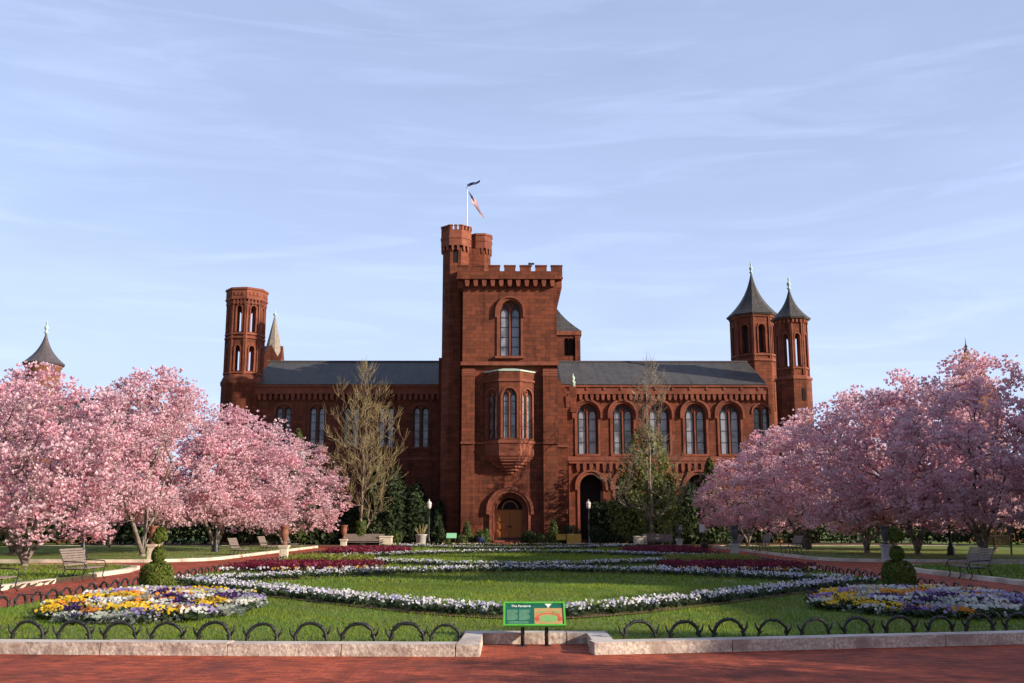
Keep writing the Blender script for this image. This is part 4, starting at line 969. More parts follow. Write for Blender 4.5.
shrub('conifer', 'olive green conifer beside the left wing window above the pink blossoms', 'tree', xp(297, 480, 92), 92, s_cone(zp(430, 92, 297), 2.4, .3, .8, .22), 5000, .22, (.05, .065, .02), (.10, .12, .035), 32, stem=(7, .2))
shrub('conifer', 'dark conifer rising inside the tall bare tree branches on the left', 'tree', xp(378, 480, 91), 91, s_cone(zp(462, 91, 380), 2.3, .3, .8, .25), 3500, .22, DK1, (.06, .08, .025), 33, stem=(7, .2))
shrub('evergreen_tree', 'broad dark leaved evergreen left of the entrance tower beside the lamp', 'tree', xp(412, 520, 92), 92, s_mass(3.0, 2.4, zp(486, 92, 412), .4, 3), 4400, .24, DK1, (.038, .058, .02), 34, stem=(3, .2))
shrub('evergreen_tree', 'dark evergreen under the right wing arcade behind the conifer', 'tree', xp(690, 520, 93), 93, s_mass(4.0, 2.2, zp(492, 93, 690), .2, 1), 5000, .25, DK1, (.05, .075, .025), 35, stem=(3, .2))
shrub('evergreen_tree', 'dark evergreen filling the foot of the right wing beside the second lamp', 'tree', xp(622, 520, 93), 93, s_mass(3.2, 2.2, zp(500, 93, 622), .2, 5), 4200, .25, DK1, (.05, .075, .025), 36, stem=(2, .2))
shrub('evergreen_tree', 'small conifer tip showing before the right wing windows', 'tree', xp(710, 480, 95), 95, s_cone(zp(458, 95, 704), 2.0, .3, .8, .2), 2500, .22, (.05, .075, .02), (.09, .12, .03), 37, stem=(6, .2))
# hedges
def hedge(label, x, y, Lx, Ly, H, n, seed, c1=DK1, c2=DK2, size=.24, lump=.1):
    return shrub('hedge', label, 'hedge', x, y, s_mass(Lx, Ly, H, lump, seed), n, size, c1, c2, seed, 'dark hedges round the garden')
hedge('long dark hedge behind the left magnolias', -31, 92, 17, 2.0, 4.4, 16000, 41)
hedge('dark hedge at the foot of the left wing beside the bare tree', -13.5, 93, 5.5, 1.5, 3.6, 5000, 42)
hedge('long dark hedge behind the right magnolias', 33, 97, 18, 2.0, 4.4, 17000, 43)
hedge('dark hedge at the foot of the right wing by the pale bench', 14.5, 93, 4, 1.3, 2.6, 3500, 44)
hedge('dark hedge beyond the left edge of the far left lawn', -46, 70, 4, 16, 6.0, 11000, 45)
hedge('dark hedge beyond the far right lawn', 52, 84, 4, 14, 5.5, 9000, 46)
# clipped cones and low shrubs by the door
CONES = [(467, 88.2, 522, .62, 'clipped cone shrub left of the castle door'), (486, 88.9, 529, .45, 'small clipped cone shrub hard against the left door moulding'), (553.5, 88.2, 519, .6, 'clipped cone shrub right of the castle door'), (441, 88.4, 524, .5, 'dark narrow cone shrub between the left lamp and the tower')]
for i, (px, Y, py, rb, lb) in enumerate(CONES): shrub('cone_shrub', lb, 'shrub', xp(px, 540, Y), Y, s_cone(zp(py, Y, px), rb, .05, .7, .05), 1100, .11, (.04, .07, .015) if i != 3 else DK1, (.09, .13, .03) if i != 3 else DK2, 50 + i, 'clipped cone shrubs by the castle door', stem=(.8, .05))
LOW = [(462, 86.2, .50, MG1, MG2, 'round yellow green shrub left of the castle door'), (445, 86.0, .50, MG1, MG2, 'round green shrub behind the mint sign'), (480, 87.5, .55, DK1, MG1, 'dark shrub beside the blue pot'), (540, 86.5, .55, MG1, MG2, 'round green shrub right of the castle door'), (529, 87.5, .7, DK1, MG1, 'loose dark shrub at the right door jamb'), (598, 88.0, .85, DK1, DK2, 'dark shrub behind the yellow board'), (571, 88.5, .95, DK1, DK2, 'dark shrub at the foot of the tower annex'), (394, 87.5, .7, MG1, MG2, 'green shrub right of the ivy covered trunk'), (532, 85.2, .3, MG1, MG2, 'low cushion shrub beside the door steps'), (615, 87.0, .6, DK1, DK2, 'dark shrub left of the pale bench')]
for i, (px, Y, rr_, c1, c2, lb) in enumerate(LOW): shrub('round_shrub', lb, 'shrub', xp(px, 545, Y), Y, s_ball(rr_, rr_ * .85, .12), 900, .12, c1, c2, 60 + i, 'low shrubs at the foot of the castle')

# three-ball topiaries
def topiary(label, x, y, seed):
    r = np.random.default_rng(seed); root = thing('topiary', label, 'topiary', (x, y, .12))
    m = MB(); m.tube([(0, 0, -.1), (.01, 0, .8), (-.01, 0, 1.2), (0, 0, 1.6)], [.05, .045, .04, .03], 7); m.build('stem', TWIG, root)
    for rad, zc, n in ((.45, .44, 3800), (.185, 1.05, 1000), (.195, 1.55, 1000)):
        p, nm = s_ball(rad, zc, .06)(r, n); p = p * (1 + .05 * np.sin(p[:, :1] * 7 + seed) * np.sin(p[:, 1:2] * 8) + .03 * np.sin(p[:, 2:] * 11)); hi = .5 + .5 * np.sin(p[:, 0] * 9) * np.sin(p[:, 1] * 8 + 1) * np.sin(p[:, 2] * 9)
        quad_mesh('foliage_ball', leaves(p, .055, nm, .75, 1.5, r), shades(n, (.075, .105, .012), (.15, .18, .03), r, .2) * (.8 + .4 * hi)[:, None], LEAF, root)
    return root
topiary('three ball clipped topiary in sunlight behind the left pansy bed', -9.35, 27.4, 71)
topiary('three ball clipped topiary in shade behind the right pansy bed', 10.6, 27.8, 72)

# ------------------------------------------------------------------ flower ribbons and beds
def spline(pts, n=120):
    p = np.array(pts, float); p = np.concatenate([[2 * p[0] - p[1]], p, [2 * p[-1] - p[-2]]]); out = []
    for i in range(1, len(p) - 2):
        for t in np.linspace(0, 1, n // (len(p) - 3), endpoint=False):
            a, b_, c, d = p[i - 1:i + 3]; out.append(.5 * ((2 * b_) + (-a + c) * t + (2 * a - 5 * b_ + 4 * c - d) * t * t + (-a + 3 * b_ - 3 * c + d) * t ** 3))
    out.append(p[-2]); return np.array(out)
def flower_plants(r, xy, z, hh, petal_cols, fl=4, fsize=.055, leafc=((.03, .055, .02), (.08, .11, .05)), nleaf=7, lsize=.075, spread=.10):
    n = len(xy); base = np.concatenate([xy, np.full((n, 1), z)], 1)
    lp = np.repeat(base, nleaf, 0) + np.concatenate([r.normal(0, spread, (n * nleaf, 2)), r.uniform(.02, hh * .75, (n * nleaf, 1))], 1)
    LV = leaves(lp, lsize, np.tile([0, 0, .8], (len(lp), 1)), .8, 1.9, r); lc = shades(len(lp), *leafc, r)
    fp_ = np.repeat(base, fl, 0) + np.concatenate([r.normal(0, spread, (n * fl, 2)), r.uniform(hh * .6, hh * 1.15, (n * fl, 1))], 1)
    FV = leaves(fp_, fsize * 1.25, np.tile([.15, -.75, .55], (len(fp_), 1)), .55, 1.05, r)
    ci = np.repeat(r.integers(0, len(petal_cols), n), fl); fc = np.array(petal_cols)[ci] * r.uniform(.82, 1.12, (n * fl, 1))
    return np.concatenate([LV, FV]), np.clip(np.concatenate([lc, fc]), 0, 1)
WH = [(.74, .72, .74), (.78, .76, .78), (.62, .60, .78), (.45, .43, .72), (.78, .76, .70), (.82, .80, .82), (.70, .68, .80)]
def ribbon(label, pts, w, dens, seed, cols=WH, hh=.24, soil=True, fl=3):
    r = np.random.default_rng(seed); c = spline(pts); seg = np.diff(c, axis=0); L_ = np.linalg.norm(seg, axis=1); tot = L_.sum(); nrm = np.stack([-seg[:, 1], seg[:, 0]], 1) / L_[:, None]
    n = int(tot * w * dens); cum = np.cumsum(L_); s_ = r.uniform(0, tot, n); i = np.minimum(np.searchsorted(cum, s_), len(seg) - 1); f = (s_ - (cum[i] - L_[i])) / L_[i]
    rows = max(2, round(w / .28)); off = (np.floor(r.uniform(0, rows, n)) + .5) / rows - .5
    xy = c[i] + seg[i] * f[:, None] + nrm[i] * ((off * w + r.normal(0, .04, n)))[:, None]
    ntop = bpy.data.objects.new('flower_ribbon', None); C.objects.link(ntop); tag(ntop, label, 'flowers', 'flower ribbons of the parterre', 'stuff')
    V, col = flower_plants(r, xy, .14, hh, cols, fl, .050, nleaf=12, spread=.085); quad_mesh('pansies', V, col, PETAL, ntop)
    m = MB(); no = np.concatenate([nrm, nrm[-1:]]) * (w * .5 + .16)
    for k in range(len(c) - 1): m.quad((*(c[k] - no[k]), .165), (*(c[k + 1] - no[k + 1]), .165), (*(c[k + 1] + no[k + 1]), .165), (*(c[k] + no[k]), .165))
    m.build('soil_strip', MULCH, ntop)
def mir(p): return [(1.0 - x, y) for x, y in p]
ribbon('pale pansy ribbon curving nearest the camera behind the green sign', [(-9.3, 31.0), (-7.4, 28.7), (-5.4, 26.3), (-2.5, 22.9), (-.7, 21.2), (.5, 20.7), (1.7, 21.2), (3.5, 23.0), (6.3, 26.4), (8.4, 28.9), (10.3, 31.0)], 0.8, 30, 81)
ribbon('pale pansy ribbon closing the back of the near lawn lens', [(-10.2, 31.4), (-7.8, 34.2), (-6.0, 36.2), (-3.2, 38.2), (.5, 39.9), (4.4, 38.2), (7.0, 36.0), (9.0, 34.0), (11.2, 31.4)], 0.8, 25, 82)
ribbon('pale pansy ribbon bowing round the front of the middle lawn lens', [(-9.5, 53.0), (-7.4, 49.4), (-4, 46.0), (.5, 43.2), (5, 46.0), (8.4, 49.4), (10.5, 53.0)], 0.9, 17, 83)
ribbon('pale pansy ribbon along the back of the middle lawn lens', [(-10, 53.2), (-8.0, 56), (-4, 61.5), (.5, 63.5), (5, 61.5), (9, 56), (11, 53.2)], 0.95, 14, 84)
ribbon('pale pansy ribbon round the front of the far lawn lens', [(-9, 80), (-5.5, 76), (.5, 71.5), (6.5, 76), (10, 80)], 1.0, 12, 85)
ribbon('white and yellow pansy strip at the far end of the parterre', [(-10.5, 82.2), (-5, 82.4), (.5, 82.6), (6, 82.4), (11.3, 82.2)], 1.3, 9, 86, [(.78, .72, .60), (.75, .62, .25), (.8, .78, .75)])
def patch(name, label, poly, dens, cols, seed, hh=.25, leafc=((.03, .055, .02), (.08, .11, .05)), fl=4, fs=.075, nleaf=5, group=None, dome=False):
    r = np.random.default_rng(seed); a = np.array(poly); lo, hi = a.min(0), a.max(0); n = int((hi - lo).prod() * dens); xy = r.uniform(lo, hi, (n, 2)); xy = xy[inside(xy[:, 0], xy[:, 1], poly)]
    top = bpy.data.objects.new(name, None); C.objects.link(top); tag(top, label, 'flowers', group, 'stuff')
    V, col = flower_plants(r, xy, .14, hh, cols, fl, fs, leafc, nleaf)
    if dome: V[:, :, 2] += np.array([mound(q[0], q[1], poly) for q in V[:, 0, :2]])[:, None]
    quad_mesh('plants', V, col, PETAL, top)
    if dome: return
    m = MB(); m.add([(x, y, .168) for x, y in poly], [tuple(range(len(poly)))]); m.build('soil', SOIL, top)
MR = [(.17, .010, .028), (.12, .008, .025), (.24, .016, .05), (.14, .012, .02)]
near_m = [(-10.8, 39.4), (-9.0, 38.9), (-6.3, 39.6), (-5.0, 41.6), (-5.6, 43.4), (-9.5, 43.6), (-10.8, 43)]
far_m = [(-10.9, 59.5), (-8.4, 59.0), (-6.0, 64), (-7.5, 69), (-10.9, 70)]
patch('flower_bed', 'maroon flower bed in sun on the left of the parterre', near_m, 26, MR, 91, .30, ((.06, .02, .03), (.10, .04, .04)))
patch('flower_bed', 'maroon flower bed in shade on the right of the parterre', mir(near_m), 26, MR, 92, .30, ((.06, .02, .03), (.10, .04, .04)))
patch('flower_bed', 'far maroon flower bed by the second left pedestal', far_m, 12, MR, 93, .32, ((.06, .02, .03), (.10, .04, .04)), fs=.10)
patch('flower_bed', 'far maroon flower bed by the grey lidded urn on the right', mir(far_m), 12, MR, 94, .32, ((.06, .02, .03), (.10, .04, .04)), fs=.10)
yl = [(-9.8, 43.8), (-5.8, 43.6), (-6.2, 46.6), (-9.6, 47.8)]
YG = [(.22, .22, .03), (.16, .18, .02)]
patch('low_hedge', 'yellow green low planting behind the near left maroon bed', yl, 28, YG, 95, .42, ((.09, .11, .015), (.16, .17, .03)))
patch('low_hedge', 'dark green low planting behind the near right maroon bed', mir(yl), 28, YG, 96, .42, ((.08, .10, .015), (.14, .15, .03)))
patch('flower_bed', 'thin row of orange pansies edging the near left maroon bed', [(-10.7, 38.3), (-6.4, 38.5), (-4.6, 40.6), (-4.8, 41.2), (-6.5, 39.2), (-10.7, 38.8)], 9, [(.6, .34, .08), (.7, .68, .7), (.7, .68, .7)], 97, .2)
patch('flower_bed', 'thin row of orange pansies edging the near right maroon bed', mir([(-10.7, 38.3), (-6.4, 38.5), (-4.6, 40.6), (-4.8, 41.2), (-6.5, 39.2), (-10.7, 38.8)]), 9, [(.6, .34, .08), (.7, .68, .7), (.7, .68, .7)], 98, .2)

# the two pansy beds: each plant an object
PCOL = {'yellow': [(.80, .50, .02), (.85, .58, .05)], 'orange': [(.75, .26, .03), (.78, .36, .06)], 'purple': [(.05, .015, .10), (.09, .03, .17)], 'lavender': [(.38, .26, .60), (.52, .42, .72)], 'white': [(.78, .76, .72), (.72, .72, .66)], 'silvery leaved': [(.40, .43, .36), (.55, .56, .50)]}
def pansy_proto(kind, seed):
    r = np.random.default_rng(seed); cols = PCOL[kind]; xy = r.normal(0, .10, (12, 2))
    V, c = flower_plants(r, xy, 0, .17, cols, 4, .046, ((.03, .055, .02), (.07, .10, .035)) if kind != 'silvery leaved' else ((.22, .26, .20), (.42, .45, .38)), 7, .08, .06)
    return quad_mesh('pansy_plant', V, c, PETAL)
pprot = {k: [pansy_proto(k, 100 + i * 7 + j) for j in range(2)] for i, k in enumerate(PCOL)}
pused = set()
def pansy_bed(side, poly, n, seed, weights):
    r = np.random.default_rng(seed); a = np.array(poly); lo, hi = a.min(0), a.max(0); pts = []
    tries = 0
    while len(pts) < n and tries < 40000:
        tries += 1; q = r.uniform(lo, hi)
        if inside(np.array([q[0]]), np.array([q[1]]), poly)[0] and all((q[0] - p[0]) ** 2 + (q[1] - p[1]) ** 2 > .33 ** 2 for p in pts): pts.append(q)
    ks = list(PCOL)
    fld = [(r.uniform(lo, hi), ks[r.choice(6, p=weights)]) for _ in range(330)]
    light = 'sunlit left' if side == 'left' else 'shaded right'
    for q in pts:
        k = min(fld, key=lambda t: (t[0][0] - q[0]) ** 2 + ((t[0][1] - q[1]) * .7) ** 2)[1] if r.uniform() < .7 else ks[r.choice(6, p=weights)]
        pr_ = pprot[k][r.integers(0, 2)]; first = pr_.name not in pused; pused.add(pr_.name)
        o = pr_ if first else pr_.copy()
        if not first: C.objects.link(o)
        s_ = r.uniform(.85, 1.25); o.location = (q[0], q[1], .15 + mound(q[0], q[1], poly)); o.rotation_euler = (0, 0, r.uniform(-.7, .7)); o.scale = (s_ * 1.2, s_ * 1.2, s_)
        nm = f'{k} pansy clump' if k != 'silvery leaved' else 'silvery leaved bedding plant'
        tag(o, f'{nm} in the {light} flower bed behind the hoop edging', 'pansy', f'{k} plants in the {side} pansy bed')
bl = [(-9.3, 21.0), (-8.5, 19.6), (-7.2, 19.1), (-6.0, 19.9), (-5.5, 21.6), (-5.6, 23.6), (-6.5, 25.4), (-7.8, 26.5), (-9.2, 26.6), (-10.1, 25.0), (-10.0, 22.8)]
brt = [(6.9, 22.6), (7.6, 20.9), (9.2, 20.0), (10.8, 20.6), (11.8, 22.8), (11.9, 25.0), (11.0, 26.8), (9.4, 27.0), (7.8, 25.6)]
def mound(x, y, poly, H=.17):
    a = np.array(poly).mean(0); best = 9
    for k in range(len(poly)):
        p, q = np.array(poly[k]) - a, np.array(poly[(k + 1) % len(poly)]) - a; v = np.array([x, y]) - a
        den = p[0] * q[1] - p[1] * q[0]; al, be = (v[0] * q[1] - v[1] * q[0]) / den, (p[0] * v[1] - p[1] * v[0]) / den
        if al >= -1e-6 and be >= -1e-6: best = al + be
    return H * max(0, 1 - min(1, best) ** 2)
wts = [.24, .10, .20, .09, .19, .18]
for nm_, pl_ in (('left', bl), ('right', brt)):
    m = MB(); ctr = np.array(pl_).mean(0); nn_ = len(pl_); rings = [[tuple(ctr + (np.array(p) - ctr) * f) for p in pl_] for f in (1, .85, .65, .4, .05)]
    vs_ = [(x, y, .15 + mound(x, y, pl_)) for rg in rings for x, y in rg]; m.add(vs_, [(a * nn_ + k, a * nn_ + (k + 1) % nn_, (a + 1) * nn_ + (k + 1) % nn_, (a + 1) * nn_ + k) for a in range(4) for k in range(nn_)], 0, True)
    m.build('bed_soil', SOIL)['kind'] = 'structure'
    patch('bedding_plants', f'low silvery and white bedding plants filling between the pansies of the {nm_} front bed', pl_, 26, [(.66, .66, .60), (.50, .52, .46), (.76, .74, .72)], 120 + len(nm_), .14, ((.07, .10, .05), (.32, .35, .28)), 3,   .045, 8, None, True)
pansy_bed('left', bl, 149, 111, wts); pansy_bed('right', brt, 149, 112, [.15, .08, .17, .20, .22, .18])

rp_ = np.random.default_rng(55); npet = 2600; px_ = np.where(rp_.uniform(size=npet) < .5, rp_.normal(-18.5, 3.2, npet), rp_.normal(20, 3.2, npet)); py_ = rp_.uniform(26, 84, npet)
zz_ = np.where((px_ > -15.3) & (px_ < 16.5), .012, .19); k_ = (np.abs(px_ - .6) > 12.0) & ~((py_ > 46) & (py_ < 54)); pp_ = np.stack([px_, py_, zz_], 1)[k_]
fo = quad_mesh('fallen_petals', leaves(pp_, .09, np.tile([0, 0, 3.], (len(pp_), 1)), .6, 1.3, rp_), shades(len(pp_), (.62, .38, .42), (.85, .66, .68), rp_), PETAL); tag(fo, 'pink petals fallen on the grass and brick under the magnolias', 'petals', None, 'stuff')

# ------------------------------------------------------------------ hoop edging fences
def hoop_mesh(seed, w=.245, h=.285):
    r = random.Random(seed); m = MB()
    pts = [(-w - .02, 0, -.12)] + [(-w * math.cos(t) * (1 + r.uniform(-.06, .06)), r.uniform(-.012, .012), .04 + (h - .04) * math.sin(t) ** .9 * (1 + r.uniform(-.03, .03))) for t in np.linspace(0, math.pi, 13)] + [(w + .02, 0, -.12)]
    m.tube(pts, [.025 + r.uniform(-.005, .008) for _ in pts], 7)
    for k in range(2, len(pts) - 2):
        if r.random() < .25: continue
        p = Vector(pts[k]); d = Vector((p.x * .9, r.uniform(-.3, .3), p.z - .05)).normalized(); m.tube([p, p + d * r.uniform(.04, .065)], [.017, .007], 5)
    for s_ in (-1, 1): m.tube([(s_ * w, 0, .08), (s_ * (w + .06), 0, .15), (s_ * (w + .085), 0, .23)], [.024, .019, .009], 5); m.tube([(s_ * w, 0, .05), (s_ * (w - .06), 0, .10)], [.018, .008], 5)
    me = m.build('hoop', IRON); return me
HOOPS = [hoop_mesh(i) for i in range(6)]
for o in HOOPS: C.objects.unlink(o)
def hoop_fence(label, line, pitch, z, seed, zk=1.0):
    r = random.Random(seed); root = thing('hoop_fence', label, 'edging', (0, 0, 0), 0, 'iron hoop edging'); pts = resample(line, pitch); out = []
    for i in range(len(pts) - 1):
        a, b = pts[i], pts[i + 1]; c = (a + b) / 2; o = HOOPS[r.randint(0, 5)].copy(); C.objects.link(o); o.parent = root
        o.location = (c.x, c.y, z); o.rotation_euler = (r.uniform(-.14, .14), r.uniform(-.06, .06), math.atan2(b.y - a.y, b.x - a.x) + r.uniform(-.06, .06) + (math.pi if r.random() < .5 else 0)); sc = r.uniform(.94, 1.05); o.scale = (sc, sc, sc * zk); out.append(o)
    return root
hoop_fence('black iron hoop edging behind the granite kerb left of the sign', [(-11.2, 17.05), (-7.9, 16.75), (-4.1, 16.5), (-.75, 16.4)], .77, .14, 1)
hoop_fence('black iron hoop edging behind the granite kerb right of the sign', [(1.75, 16.65), (3.35, 16.95), (5.35, 17.35), (8.5, 17.95), (12.2, 18.9)], .77, .14, 2)
hoop_fence('black iron hoop edging along the left brick path', [(-11.15, 17.6), (-11.15, 80)], .80, .13, 3, .9)
hoop_fence('black iron hoop edging along the right brick path', [(12.25, 19.6), (12.25, 80)], .80, .13, 4, .9)
for o in HOOPS: bpy.data.objects.remove(o)

# ------------------------------------------------------------------ sign at the front
sg = thing('information_sign', 'green framed information sign with garden picture in the granite kerb recess', 'sign', (.44, 17.15, 0))
PW, PHh = 1.03, .52; TL = math.atan2(.36, .36)
b = MB()
sf_o = Vector((0, -.20, .335)); ux = Vector((1, 0, 0)); uy = Vector((0, math.sin(math.pi / 2 - math.atan2(.345, .38)), math.sin(math.atan2(.345, .38)))).normalized(); un = ux.cross(uy)
def sp3(u, v, w=0): q = sf_o + ux * u + uy * v + un * w; return (q.x, q.y, q.z)
def sbox(m, u0, u1, v0, v1, w0, w1, mi=0):
    vs = [sp3(u, v, w) for w in (w0, w1) for u, v in ((u0, v0), (u1, v0), (u1, v1), (u0, v1))]
    m.add(vs, [(3, 2, 1, 0), (4, 5, 6, 7), (0, 1, 5, 4), (1, 2, 6, 5), (2, 3, 7, 6), (3, 0, 4, 7)], mi)
H2 = PW / 2; t_ = .032
sbox(b, -H2, H2, 0, t_, -.02, .02); sbox(b, -H2, H2, PHh - t_, PHh, -.02, .02); sbox(b, -H2, -H2 + t_, t_, PHh - t_, -.02, .02); sbox(b, H2 - t_, H2, t_, PHh - t_, -.02, .02)
b.build('frame', SIGN_G, sg)
b = MB(); sbox(b, -H2 + t_, H2 - t_, t_, PHh - t_, -.012, .004); b.build('panel', SIGN_D, sg)
b = MB()
for u0, u1 in ((-.455, -.27), (-.255, -.07)):
    for k in range(11): v = .13 + k * .021; sbox(b, u0, u1 - (.05 if k in (0, 6) else .008 * (k % 3)), v, v + .011, .004, .006)
for k in range(2): sbox(b, -.455 + .02, -.10, .06 + k * .025, .072 + k * .025, .004, .006)
b.build('text_lines', SIGN_P, sg)
b = MB(); sbox(b, .0, H2 - t_ - .012, t_ + .005, PHh - t_ - .10, .004, .006)
def sell(cx, cy, a, c, w, mi, k0=0, k1=2 * math.pi, n=28):
    pt = [(cx + a * math.cos(t), cy + c * math.sin(t)) for t in np.linspace(k0, k1, n)]; b.add([sp3(u, v, w) for u, v in pt], [tuple(range(n))], mi)
def sband(cx, cy, a, c, w, wd, mi, k0, k1, n=24):
    for t0, t1 in zip(np.linspace(k0, k1, n)[:-1], np.linspace(k0, k1, n)[1:]): b.add([sp3(cx + (a + e_) * math.cos(t), cy + (c + e_ * .7) * math.sin(t), w) for t, e_ in ((t0, 0), (t0, wd), (t1, wd), (t1, 0))], [(0, 1, 2, 3)], mi)
PC = (.0 + H2 - t_ - .012) / 2
sell(PC, .16, .16, .075, .0085, 2); sband(PC, .17, .175, .09, .0095, .03, 1, -.5, 3.64); sband(PC, .20, .20, .12, .0105, .018, 3, .3, 2.84); sband(PC, .13, .19, .07, .0088, .02, 3, 3.3, 6.1)
for s_ in (-1, 1): sell(PC + s_ * .185, .155, .034, .05, .0112, 1); sell(PC + s_ * .12, .30, .05, .02, .0112, 2)
b.add([sp3(PC - .06, PHh - t_ - .004, .007), sp3(PC, PHh - t_ - .085, .007), sp3(PC + .06, PHh - t_ - .004, .007)], [(0, 1, 2)], 4)
sbox(b, PC - .02, PC + .02, PHh - t_ - .10, PHh - t_ - .05, .004, .0065, 3)
b.build('garden_picture', [SIGN_O, SIGN_R, SIGN_L, SIGN_O, SIGN_W], sg)
cu = bpy.data.curves.new('title', 'FONT'); cu.body = 'The Parterre'; cu.size = .062; cu.align_x = 'LEFT'; cu.extrude = .001; cu.offset = .0012; cu.materials.append(SIGN_W)
to = bpy.data.objects.new('title', cu); C.objects.link(to); to.parent = sg
bpy.context.view_layer.update(); me_ = bpy.data.meshes.new_from_object(to.evaluated_get(bpy.context.evaluated_depsgraph_get())); bpy.data.objects.remove(to)
me_.materials.clear(); me_.materials.append(SIGN_W); to = bpy.data.objects.new('title', me_); C.objects.link(to); to.parent = sg
mw_ = Matrix((ux, uy, un)).transposed().to_4x4(); mw_.translation = Vector(sp3(-.385, .415, .006)); to.matrix_local = mw_
for px in (522.6, 546.5):
    x = xp(px, 643, 17.2) - .44; b = MB(); b.tube([(x, -.02, 0), (x, -.02, .45)], .032, 8); b.box(x - .07, x + .07, -.05, .09, 0, .012); b.box(x - .04, x + .04, -.06, .10, .40, .425); b.build('post', IRON, sg)

# ------------------------------------------------------------------ lamps
def lamp_post():
    root = thing('lamp_post', 'lamp', 'lamp', group='garden lamp posts')
    m = MB(); m.lathe([(.20, 0), (.20, .12), (.16, .18), (.15, .45), (.11, .55), (.09, .62), (.10, .68), (.062, .75), (.055, 2.0), (.045, 3.0), (.07, 3.03), (.07, 3.08), (.045, 3.12)], 0, 0, 16)
    for k in range(8): a = k * math.pi / 4; m.tube([(.055 * math.cos(a), .055 * math.sin(a), .78), (.045 * math.cos(a), .045 * math.sin(a), 2.95)], .012, 4)
    m.build('post', LAMPIRON, root)
    m = MB(); m.lathe([(.10, 3.12), (.155, 3.2), (.19, 3.34), (.20, 3.46), (.17, 3.52)], 0, 0, 16); m.build('lantern_glass', LAMPGLASS, root)
    m = MB(); m.lathe([(.215, 3.50), (.225, 3.54), (.20, 3.64), (.13, 3.74), (.05, 3.78), (.04, 3.84), (.055, 3.88), (.0, 3.95)], 0, 0, 16); m.lathe([(.07, 3.08), (.13, 3.1), (.12, 3.14)], 0, 0, 12, 1); m.build('lantern_cap', [LAMPGLASS, LAMPIRON], root)
    return root
lp = lamp_post()
LAMPS = [(428.5, 86, 'silver topped lamp post left of the castle door by the grey planter'), (589, 86, 'silver topped lamp post right of the castle door before the arcade'), (83, 55.5, 'black lamp post under the nearest left magnolia behind the bench'), (215.5, 67.5, 'black lamp post beside the first of three far left benches'), (951, 60, 'dark lamp post beside the thick right magnolia trunk'), (809, 72.5, 'dark lamp post right of the shaded benches')]
for i, (px, Y, lb) in enumerate(LAMPS): place_copy(lp, i == 0, (xp(px, 550, Y), Y, .06), .2 * i, lb, (1.0, 1.0, 1.0) if i < 2 else (1.35, 1.35, 1.1))

# ------------------------------------------------------------------ benches
def bench():
    root = thing('garden_bench', 'bench', 'bench', group='slatted garden benches')
    m = MB()
    for k in range(7): x = -.28 + k * .092; m.box(x, x + .07, -.95, .95, .43 - .012 * abs(k - 3) * .3, .46 - .012 * abs(k - 3) * .3)
    m.build('seat', WOOD, root)
    m = MB()
    for k in range(7): z = .52 + k * .085; x = -.31 - k * .035; m.add([(x + dx, y, z + dz) for y in (-.95, .95) for dx, dz in ((0, 0), (.025, .008), (-.006, .075), (-.031, .067))], [(0, 1, 2, 3), (7, 6, 5, 4), (0, 4, 5, 1), (1, 5, 6, 2), (2, 6, 7, 3), (3, 7, 4, 0)])
    m.build('backrest', WOOD, root)
    for y in (-.9, 0, .9):
        m = MB(); m.tube([(.40, y, 0), (.30, y, .12), (.33, y, .30), (.36, y, .41), (-.30, y, .415), (-.34, y, .30), (-.42, y, .12), (-.52, y, 0)], .022, 6); m.tube([(-.30, y, .415), (-.36, y, .6), (-.56, y, 1.12)], .02, 6)
        if y: m.tube([(.34, y, .41), (.40, y, .52), (.34, y, .64), (.20, y, .66), (-.40, y, .68)], .02, 6); m.tube([(.40, y, .52), (.46, y, .47), (.44, y, .40)], .016, 5)
        m.build('leg', IRON, root)
    return root
bn = bench()
BEN = [(-15.1, 36.6, 0, 'sunlit slatted bench nearest on the left, between cream kerb lengths'), (-14.9, 29.6, 0, 'slatted bench cut by the left edge of the photo'), (-16.1, 61.5, 0, 'first of three far left benches, beside the black lamp post'), (-16.3, 69.5, 0, 'middle of three far left benches beside the path'), (-16.3, 77, 0, 'last of three far left benches, behind the terracotta urn pedestal'),
       (xp(363, 545, 84), 84.2, -math.pi / 2, 'dim bench under the ivy covered bare tree'), (xp(659, 545, 84), 84.2, -math.pi / 2, 'lit bench between the stone block and grey urn on the right'), (16.9, 76, math.pi, 'farthest of the three shaded benches on the right path'), (17.0, 68.5, math.pi, 'middle of the three shaded benches on the right path'), (17.2, 62, math.pi, 'nearest of the three shaded benches on the right path'),
       (16.9, 37.5, math.pi, 'large shaded bench behind the right topiary'), (16.8, 29.5, math.pi, 'shaded bench cut by the right edge of the photo'), (xp(995, 556, 64), 64, 1.1, 'pale bench in full sun behind the thick right magnolia trunk')]
for i, (x, y, rz, lb) in enumerate(BEN): place_copy(bn, i == 0, (x, y, .0 if abs(x) < 17 and i < 12 else .13), rz, lb, (1, 1.75 if i == 5 else 1.3 if i == 6 else 1, 1))

